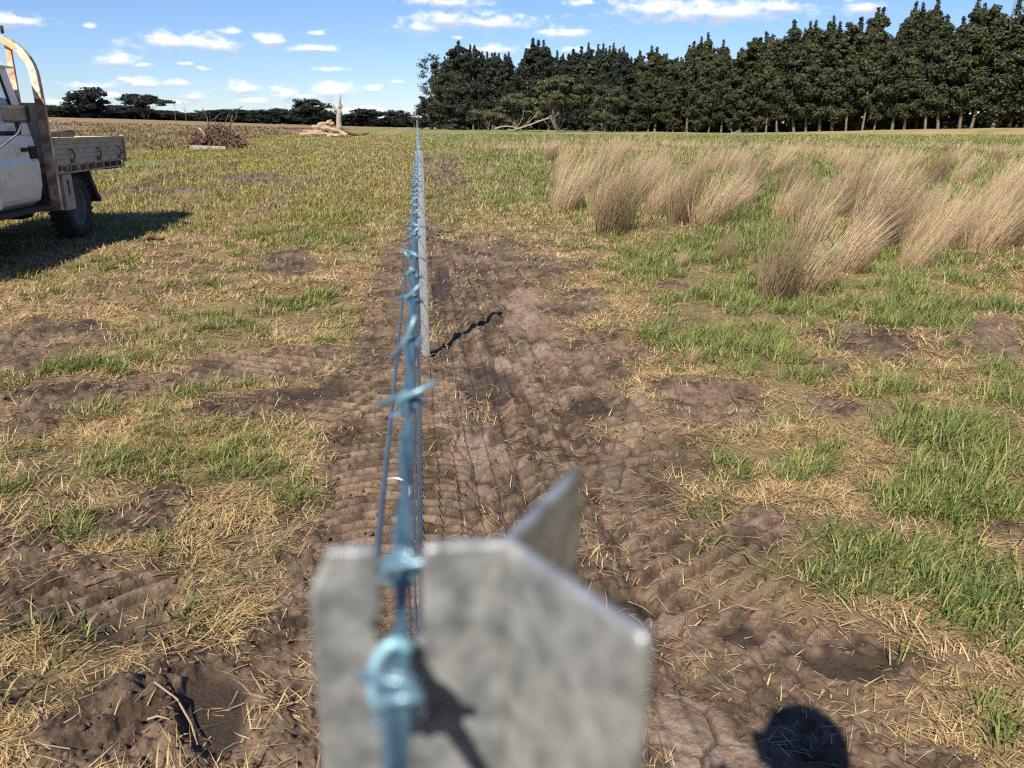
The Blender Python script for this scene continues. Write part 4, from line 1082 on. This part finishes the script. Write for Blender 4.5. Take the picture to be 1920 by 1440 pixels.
def put(name, args, label, u, v_base, dist, v_top=None, group=None, rz=0, cat='tree', wid=None):
    az_, _ = azel(u, 240); x, y = math.sin(az_) * dist, math.cos(az_) * dist
    tr, lf = gum(**args)
    o = tree_thing(name, tr, lf, label, cat, (x, y, float(base_z(x, y))), group, rz=rz)
    if v_top is not None:
        top = CAM_H + math.tan(azel(u, v_top)[1]) * dist; s = (top - float(base_z(x, y))) / (args['H_'] * 1.03)
        k = wid or s; o.scale = (k, k, s)
    return o
OL = (.082, .084, .040)
put('olive_gum', dict(seed=61, H_=12, spread=4.4, stems=6, nl=90, base=OL, leaf=.27, low=.22), 'broad olive green gum tree in front of the dark plantation, tallest of the pale ones', 1042, 246, 152, 132)
put('olive_gum', dict(seed=62, H_=7, spread=3.6, stems=5, nl=70, base=OL, leaf=.26, low=.18), 'low domed olive gum beside the broad one, on its fence side', 968, 246, 150, 172)
put('olive_gum', dict(seed=63, H_=10, spread=2.6, stems=5, nl=70, base=(.062, .068, .034), leaf=.25, low=.12), 'upright bushy gum between the broad olive gum and the bare plantation boles', 1133, 246, 154, 146)
put('leaning_shrub', dict(seed=64, H_=4, spread=1.9, stems=2, nl=44, base=OL, leaf=.22, low=.4), 'small rounded olive shrub on a thin leaning stem at the plantation foot', 912, 245, 152, 205)
put('edge_gum', dict(seed=65, H_=13, spread=3.6, stems=7, nl=70, base=(.034, .045, .026), leaf=.27, low=.03), 'dark leafy gum reaching to the ground at the fence end of the plantation', 842, 243, 178, 118)
put('edge_gum', dict(seed=66, H_=7.5, spread=3.4, stems=6, nl=60, base=(.030, .040, .025), leaf=.27, low=.05), 'low dark bushy gum at the corner nearest the fence line', 806, 243, 190, 178)
# the gum limb that reaches out over the corner
rg = np.random.default_rng(77); tr = MB(); cen = []
pts, rs = limb((0, 0, -.2), (-1.4, 0, 9.5), .28, .16, rg, .04); tr.tube(pts, rs, 8)
for (ax, az2) in ((-6.8, 13.2), (-6.0, 11.3), (-5.0, 14.3), (-3.6, 15.2), (-4.4, 12.4), (-2.6, 13.6), (-6.2, 9.2), (-5.6, 7.6)):
    q, r2 = limb(pts[4] if az2 > 9 else pts[3], (ax, rg.normal(0, .8), az2), .09, .02, rg, .06, 6); tr.tube(q, r2, 5)
    for c in range(3):
        cc = np.array([ax + rg.normal(0, .8), rg.normal(0, .7), az2 + rg.normal(0, .3)]); d = rg.normal(size=(46, 3)) * np.array([.55, .55, .24]); cen.append(cc + d)
_a = azel(846, 240)[0]
tree_thing('overhanging_gum', tr, leaf_quads(np.concatenate(cen), .25, rg, (.032, .042, .026)), 'gum tree with open limbs of leaf clusters reaching out beyond the plantation edge', 'tree', (math.sin(_a) * 187, math.cos(_a) * 187, float(base_z(math.sin(_a) * 187, math.cos(_a) * 187)))).scale = (.95, .95, .98)
# dark scrub along the foot of the windbreak
for k in range(150):
    t = random.random() ** 1.1; p = E0 + (E1 - E0) * t + np.array([random.uniform(1, 6), random.uniform(2, 7)])
    if k == 0:
        tr, lf = gum(seed=90, H_=2.2, spread=1.5, stems=2, nl=34, base=(.034, .042, .026), leaf=.24, low=.05, trunk=.05)
        s0 = tree_thing('scrub_bush', tr, lf, 'dark low scrub bush at the foot of the plantation boles', 'bush', (0, 0, 0), 'scrub under the plantation'); o = s0
    else: o = copy_tree(s0)
    o.location = (p[0], p[1], float(base_z(*p))); s = random.uniform(.6, 1.1); o.scale = (s, s, s * random.uniform(.7, 1.2)); o.rotation_euler = (0, 0, random.uniform(0, 6))

# far trees beyond the ploughed paddock
def far_variant(seed, H_, spread, low, stems=2, clump=(1.2, 1.2, .8), trunk=.25, base=(.020, .028, .022)):
    tr, lf = gum(seed=seed, H_=H_, spread=spread, stems=stems, nl=60, base=base, leaf=.5, low=low, clump=clump, trunk=trunk)
    return tree_thing('paddock_tree', tr, lf, 'x', 'tree', (0, 0, 0))
FV = [far_variant(700, 10, 4.2, .10, 4, (1.5, 1.5, 1.2)), far_variant(701, 10, 3.4, .16, 4, (1.3, 1.3, 1.2)), far_variant(702, 10, 4.8, .34, 3, (1.7, 1.7, .8)), far_variant(703, 10, 3.6, .06, 4, (1.5, 1.5, 1.5))]
fu = set()
def far_tree(u, v_top, dist, var, label, group=None, wpx=None):
    az_ = azel(u, 240)[0]; x, y = math.sin(az_) * dist, math.cos(az_) * dist; zg = float(base_z(x, y))
    h = CAM_H + math.tan(azel(u, v_top)[1]) * dist - zg
    if var in fu: o = copy_tree(FV[var])
    else: o = FV[var]; fu.add(var)
    s = h / 10.2; sx = s if wpx is None else wpx / 1500 * dist * .95 / (2 * [4.9, 4.0, 5.6, 4.4][var])
    o.location = (x, y, zg - .2); o.scale = (sx, sx, s); o.rotation_euler = (0, 0, random.uniform(0, 6.28)); tag(o, label, 'tree', group)
    return o
far_tree(166, 168, 330, 1, 'tall round crowned tree rising above the far tree line behind the truck', wpx=52)
far_tree(270, 178, 325, 2, 'umbrella shaped gum standing above the far tree line', wpx=62)
far_tree(584, 187, 335, 0, 'big dark rounded tree behind the bleached dead trunk', wpx=72)
far_tree(690, 204, 345, 2, 'spreading gum between the dead trunk and the far cone tree', wpx=66)
far_tree(745, 208, 350, 3, 'dense dome of a tree at the end of the far tree line', wpx=52)
far_tree(660, 214, 345, 0, 'dark tree right behind the white dead trunk, lower than its neighbours', wpx=44)
far_tree(405, 208, 330, 0, 'solid dark tree in the middle of the far tree line, behind the stick heap', wpx=50)
FL = 'dark tree in the low continuous tree line beyond the ploughed paddock'
for u in list(range(92, 780, 13)):
    if 755 < u: continue
    v = np.interp(u, [90, 130, 200, 300, 330, 420, 470, 560, 610, 700, 760], [203, 206, 203, 210, 216, 211, 207, 209, 214, 218, 222]) + random.uniform(-5, 5)
    far_tree(u + random.uniform(-4, 4), v, random.uniform(350, 400), random.randrange(4), FL, 'far tree line', wpx=random.uniform(34, 56))
for u in range(60, 800, 9):
    far_tree(u + random.uniform(-4, 4), np.interp(u, [60, 300, 600, 800], [214, 219, 222, 226]) + random.uniform(-3, 3), random.uniform(410, 440), random.choice([0, 3]), FL, 'far tree line', wpx=random.uniform(44, 64))
# dead trees
def dead_tree(seed, H_, r0, branches, stubby=False):
    rg = np.random.default_rng(seed); m = MB(); b = MB()
    pts, rs = limb((0, 0, -.3), (rg.normal(0, .3), 0, H_ * (.75 if stubby else 1)), r0, r0 * (.45 if stubby else .15), rg, .03, 8); m.tube(pts, rs, 9)
    for k in range(branches):
        p = pts[int(rg.integers(3, 8))]; a = rg.uniform(0, 6.28); L_ = H_ * rg.uniform(.15, .32)
        q, r2 = limb(p, p + np.array([math.cos(a) * L_ * .8, math.sin(a) * L_ * .4, L_ * rg.uniform(.3, 1)]), r0 * .3, r0 * .05, rg, .12, 6); b.tube(q, r2, 6)
    return m, b
def put_dead(name, label, x, y, m, b, s=1, mat=None, group=None):
    root = thing(name, label, 'dead tree', (x, y, float(base_z(x, y))), 0, group); root.scale = (s, s, s)
    m.build('trunk', mat or M_DEADWOOD, root); b.build('branch', mat or M_DEADWOOD, root); return root
x, y = math.sin(azel(633, 240)[0]) * 170, math.cos(azel(633, 240)[0]) * 170
m, b = MB(), MB()
m.tube([(0, 0, -.3), (.02, 0, .6), (.0, 0, 2), (.1, 0, 3.6), (.22, 0, 4.6)], [.62, .47, .42, .40, .30], 12)
for q, r2 in (([(.2, 0, 4.4), (.35, 0, 5.4), (.3, 0, 6.1), (.45, 0, 7.2), (.5, 0, 8.0)], [.30, .26, .18, .14, .05]), ([(.0, 0, 3.6), (-.5, 0, 4.6), (-.8, .1, 5.3), (-1.15, .1, 6.0)], [.28, .24, .2, .06]), ([(-.1, 0, 3.3), (-.8, 0, 3.9), (-1.25, -.1, 4.5)], [.2, .16, .07]), ([(.25, 0, 4.7), (.65, 0, 5.1), (.6, 0, 5.6)], [.2, .16, .08])):
    b.tube(q, r2, 9)
put_dead('dead_tree', 'bleached standing dead tree trunk with snapped limbs behind the pale log heap', x, y, m, b, .84).scale = (1.25, 1.1, .84)
for i, (u, vt, lab) in enumerate([(327, 196, 'thin bare dead tree, first of the two tall bare ones in the far tree line'), (347, 197, 'thin forked dead tree just right of another bare one in the far tree line'), (392, 214, 'short bare dead tree above the stick heap'), (430, 210, 'spindly bare dead tree right of the stick heap'), (775, 200, 'fine bare grey tree standing where the fence meets the far trees')]):
    az_ = azel(u, 240)[0]; d = 300; x, y = math.sin(az_) * d, math.cos(az_) * d
    m, b = dead_tree(30 + i, 8, .16, 9); h = CAM_H + math.tan(azel(u, vt)[1]) * d - float(base_z(x, y))
    put_dead('bare_tree', lab, x, y, m, b, h / 8.2, M_BARK)

# ------------------------------------------------------------------ fallen timber, heaps
def log(p0, p1, r, mat, label, cat='log', group=None, seed=0, name='log'):
    rg = np.random.default_rng(seed); m = MB()
    pts, rs = limb(p0, p1, r, r * .72, rg, .04, 7); rs = [a * .72 * rg.uniform(.7, 1.25) for a in rs]; m.tube(pts, rs, 9, smooth=False); m.v = [tuple(c + rg.normal() * r * .13 for c in p) for p in m.v[:63]]; m.v = m.v + m.v
    tag(m.build(name, mat), label, cat, group)
X0, Y0 = spot(602, 259); Z0 = float(base_z(X0, Y0))
def lp(dx, dz, dy=0): return (X0 + dx * .82, Y0 + dy, Z0 + dz * .62)
log(lp(-2.4, .3), lp(.9, .35), .30, M_LOG, 'long pale log at the bottom front of the log heap', group=None, seed=1)
log(lp(-2.1, .75, .4), lp(.6, .8, .5), .24, M_LOG, 'pale split log lying across the middle of the log heap', seed=2)
log(lp(-1.0, 1.1, .7), lp(1.0, 1.9, .8), .48, M_LOG, 'thick pale stump piece on top of the log heap', seed=3)
log(lp(.2, 1.2, .3), lp(2.6, .2, -.2), .30, M_LOG, 'pale log slanting down the fence side of the log heap', seed=4)
log(lp(-4.4, 1.2, 3), lp(-1.4, 1.1, 3), .14, M_STICK, 'thin dark branch sticking out of the log heap towards the truck', seed=5)
log(lp(1.8, .75, 3), lp(4.6, .55, 3.4), .16, M_STICK, 'thin dark branch on the ground by the dead trunk foot', seed=6)
log(lp(.6, .2, -.6), lp(2.0, .28, -.7), .22, M_LOG, 'short pale log end lying in front of the log heap', seed=7)
log(lp(-.2, .9, .3), lp(.9, 2.1, .9), .36, M_LOG, 'upright broken pale stump piece leaning at the peak of the log heap', seed=8)
# stick heap
X1, Y1 = spot(405, 281); Z1 = float(base_z(X1, Y1)); rg = np.random.default_rng(8)
hp = MB()
for k in range(340):
    a = rg.uniform(0, 6.28); rr_ = rg.random() ** .6 * 1.5; h = rg.random() * 1.5 * (1 - rr_ / 1.9)
    c = np.array([math.cos(a) * rr_, math.sin(a) * rr_ * .7, .08 + h]); d = rg.normal(size=3); d[2] *= .4; d[0] -= .1; d /= np.linalg.norm(d); L_ = rg.uniform(.4, 1.1)
    d2 = np.array([-math.cos(a) * .5, -math.sin(a) * .5, .55]); d = d * .6 + d2 * .6
    p0, p1 = c - d * L_ * .5, c + d * L_ * .5; p0[2] = max(p0[2], .02)
    q, r2 = limb(p0, p1, rg.uniform(.02, .05), .012, rg, .12, 4); hp.tube(q, r2, 5)
sh = thing('stick_heap', 'heap of tangled reddish brown sticks and branches on the grass edge of the ploughed paddock', 'stick heap', (X1, Y1, Z1))
tag(hp.build('tangled_sticks', M_STICK, sh, fix=False), kind='stuff')
for k, (p0, p1, r) in enumerate([((-.4, 0, .9), (-.55, 0, 2.0), .04), ((.2, .2, 1.0), (.7, .1, 1.7), .035), ((.6, 0, .6), (.95, 0, 1.65), .05), ((-1.0, 0, .6), (-1.9, 0, .85), .045), ((.5, 0, .5), (2.0, -.2, .15), .05), ((.9, 0, .5), (1.7, 0, .75), .03), ((-.7, -.6, 1.0), (-.25, -.6, .2), .06), ((.1, 0, 1.0), (.35, 0, 1.75), .03), ((1.1, .4, 1.9), (1.45, .4, 2.15), .03), ((.7, .2, 1.2), (1.15, .4, 1.95), .03)]):
    q, r2 = limb(p0, p1, r, r * .5, rg, .08, 5); m = MB(); m.tube(q, r2, 6); m.build('branch', M_STICK if k != 6 else M_LOG, sh)
x, y = spot(388, 285)
sl = MB(); Mx = Matrix.Translation((x, y, float(base_z(x, y)) + .1)) @ Matrix.Rotation(R(4), 4, 'Z') @ Matrix.Rotation(R(2), 4, 'Y')
sl.box(-.85, .85, -.16, .16, -.14, .10, Mx); tag(sl.build('timber_beam', M_DEADWOOD, bevel=.03), 'pale squared timber beam lying in front of the stick heap', 'timber')
x, y = spot(716, 272); sl = MB(); sl.prism([(-.5, -.15), (.5, -.2), (.6, .05), (.3, .2), (-.4, .16)], -.05, .05, 'z', Matrix.Translation((x, y, gz(x, y) + .03))); tag(sl.build('timber_offcut', M_LOG, bevel=.01), 'small pale offcut lying alone on the grass between the heaps and the fence', 'timber')
# fallen limbs in front of the olive gums
def fallen(u, v, segs, label, cat='fallen branch', mat=None, seed=1):
    x, y = spot(u, v) if v > 246 else (math.sin(azel(u, 240)[0]) * 146, math.cos(azel(u, 240)[0]) * 146)
    root = thing('fallen_branch', label, cat, (x, y, float(base_z(x, y)))); rg = np.random.default_rng(seed)
    for k, (p0, p1, r) in enumerate(segs):
        q, r2 = limb(p0, p1, r * .55, r * .2, rg, .07, 9); m = MB(); m.tube(q, r2, 7); m.build('limb' if k == 0 else 'branch', mat or M_DEADWOOD, root)
_D = 146.
fallen(975, 240, [((-1.2, 0, .3), (5.6, .5, 2.9), .26), ((.8, 0, 1.1), (3.2, 0, 3.4), .12), ((1.5, 0, 1.2), (2.6, -.3, .3), .1), ((2.4, 0, 1.7), (6.5, 0, 3.3), .12), ((.2, 0, .7), (1.6, -.2, 2.6), .1), ((-.6, 0, .6), (-2.2, 0, 2.2), .07), ((3.6, 0, 2.1), (5.0, -.2, .4), .1), ((-1.0, 0, .5), (.4, 0, 4.2), .09)], 'large bleached fallen limb propped in front of the olive gums', seed=3)
fallen(945, 240, [((-2.0, 0, .35), (3.2, 0, .15), .30), ((-1.8, 0, .35), (-1.9, .2, 1.0), .15), ((.5, 0, .35), (2.2, -.3, .7), .12)], 'pale dead log with a root stub lying at the feet of the olive gums', seed=4)
fallen(1040, 240, [((-2.5, 0, .15), (1.6, 0, .2), .14), ((.8, 0, .2), (2.1, .2, .7), .09)], 'thin pale branch lying in the grass below the broad olive gum', seed=5)
fallen(1100, 240, [((-1.6, 0, .3), (2.0, .3, 1.6), .2), ((0, 0, .5), (1.4, -.2, .3), .12), ((-1.4, 0, .3), (.8, 0, .1), .16)], 'brown broken branch leaning beside the upright bushy gum', mat=M_STICK, seed=6)
fallen(1375, 251, [((-.5, 0, .1), (.4, 0, .45), .16), ((-.3, 0, .2), (-.55, 0, .75), .09), ((.2, 0, .3), (.75, 0, .35), .07), ((.1, 0, .3), (.45, .1, .6), .06)], 'small pale gnarled stump out in the paddock before the plantation', 'stump', seed=7)

# loose clods and a couple of curled dead stems on the mud
rg = np.random.default_rng(19)
cv = [];cf = []; k0 = 0
ico = bmesh.new(); bmesh.ops.create_icosphere(ico, subdivisions=1, radius=1); iv = np.array([v.co[:] for v in ico.verts]); iff = np.array([[v.index for v in f.verts] for f in ico.faces]); ico.free()
n = 20000; t = np.radians(rg.uniform(-44, 52, n)); rr_ = np.exp(rg.uniform(math.log(1.0), math.log(11), n)); X = np.sin(t) * rr_; Y = np.cos(t) * rr_
ff = fields(X, Y); ok = rg.random(n) < ff[0] * (1 - ff[2]) * (1 - ff[3]); X, Y = X[ok], Y[ok]; Z = ground_z(X, Y)
VV = []; FF = []; CC = []
for i in range(len(X)):
    s = (.0025 + .0095 * rg.random() ** 4) * (1 + .06 * math.hypot(X[i], Y[i])); q = iv * s * (1 + rg.uniform(-.4, .4, iv.shape)) * np.array([1, rg.uniform(.7, 1.3), .6])
    VV.append(q + np.array([X[i], Y[i], Z[i] - s * .05])); FF.append(iff + i * len(iv)); CC.append(np.tile(np.array([[.098, .065, .044]]) * rg.uniform(.6, 1.35), (len(iv), 1)))
M_CLOD = leafmat('crumbled_soil', 0.0, .95)
tag(np_mesh('soil_crumbs', np.concatenate(VV), np.concatenate(FF), M_CLOD, np.concatenate(CC), smooth=False), 'loose crumbs of dark soil over the bare mud', 'soil', kind='stuff')
for i, (pts, lab) in enumerate([([(300, 1325), (340, 1340), (365, 1375), (378, 1425)], 'long curled dead stem lying on the mud left of the blurred post'), ([(285, 1385), (305, 1378), (328, 1388)], 'short pale curl of dead leaf on the bare mud by the long curled stem')]):
    P3 = [];
    for (u, v) in pts:
        x, y = flat(u, v); P3.append((x, y, gz(x, y) + .015))
    tag(MB().tube(P3, [.003] * (len(P3) - 1) + [.0015], 6).build('dead_straw_stalk', M_LOG), lab, 'stem')

# ------------------------------------------------------------------ the photographer, standing behind the camera (casts the head shadow)
def skin_obj(name, verts, edges, radii, mat, parent=None, sub=2):
    me = bpy.data.meshes.new(name); bm = bmesh.new(); ly = bm.verts.layers.skin.verify()
    vs = [bm.verts.new(v) for v in verts]
    for v, r in zip(vs, radii): v[ly].radius = (r, r)
    vs[0][ly].use_root = True
    for a, b in edges: bm.edges.new((vs[a], vs[b]))
    bm.to_mesh(me); bm.free(); me.materials.append(mat)
    o = bpy.data.objects.new(name, me); COL.objects.link(o)
    s = o.modifiers.new('skin', 'SKIN'); s.use_smooth_shade = True
    u = o.modifiers.new('sub', 'SUBSURF'); u.levels = sub; u.render_levels = sub
    if parent: o.parent = parent
    return o
px, py = .025, -.27
def Q(x, y, z): return (px + x, py + y * .8, z * 1.067)
hd = thing('person', 'person in dark cap and work clothes holding a phone up at the fence', 'person', (0, 0, 0))
V = [Q(0, 0, .95), Q(0, .01, 1.12), Q(0, 0, 1.32), Q(0, 0, 1.43), Q(0, .02, 1.50), Q(0, .03, 1.585), Q(0, .025, 1.64),
     Q(.17, 0, 1.38), Q(-.17, 0, 1.38), Q(.24, .06, 1.14), Q(-.25, -.02, 1.12), Q(.22, .25, 1.19), Q(-.27, .10, .90), Q(.165, .325, 1.26), Q(-.26, .13, .83),
     Q(.10, 0, .88), Q(-.10, 0, .88), Q(.12, .01, .48), Q(-.12, .01, .48), Q(.13, -.03, .08), Q(-.13, -.03, .08), Q(.15, .12, .05), Q(-.15, .12, .05)]
E_ = [(0, 1), (1, 2), (2, 3), (3, 4), (4, 5), (5, 6), (2, 7), (2, 8), (7, 9), (8, 10), (9, 11), (10, 12), (11, 13), (12, 14), (0, 15), (0, 16), (15, 17), (16, 18), (17, 19), (18, 20), (19, 21), (20, 22)]
RR = [.15, .13, .15, .065, .06, .09, .085, .065, .065, .045, .045, .032, .032, .028, .028, .09, .09, .06, .06, .042, .042, .035, .035]
skin_obj('body', V, E_, RR, M_SHIRT, hd)
for s, bx, ps in ((1, .15, 1),):
    for k in range(5):
        l = [.062, .07, .066, .055, .05][k]; z0 = 1.25 + .016 * k
        pA = Q(bx, .32, z0 + .01); pB = Q(bx + (-.012 * ps), .345, z0 + .02); pC = Q(bx - .03 * ps, .35, z0 + .024)
        skin_obj('finger', [pA, pB, pC], [(0, 1), (1, 2)], [.009, .0085, .0075], M_SKIN, hd, 1)
cp = MB(); cp.lathe([(.001, .125), (.05, .115), (.085, .075), (.098, .02), (.10, -.02)], Matrix.Translation(Q(0, .02, 1.60)), 20); cp.prism([(px - .07, py + .10), (px + .07, py + .10), (px + .05, py + .19), (px - .05, py + .19)], 1.60, 1.61, 'z'); cp.build('cap', M_HAT, hd)
ph = MB(); ph.box(-.012, .135, -.011, -.003, CAM_H - .057, CAM_H + .013); tag(ph.build('phone', M_PLASTIC, bevel=.003), 'dark phone held sideways above the fence post', 'phone')
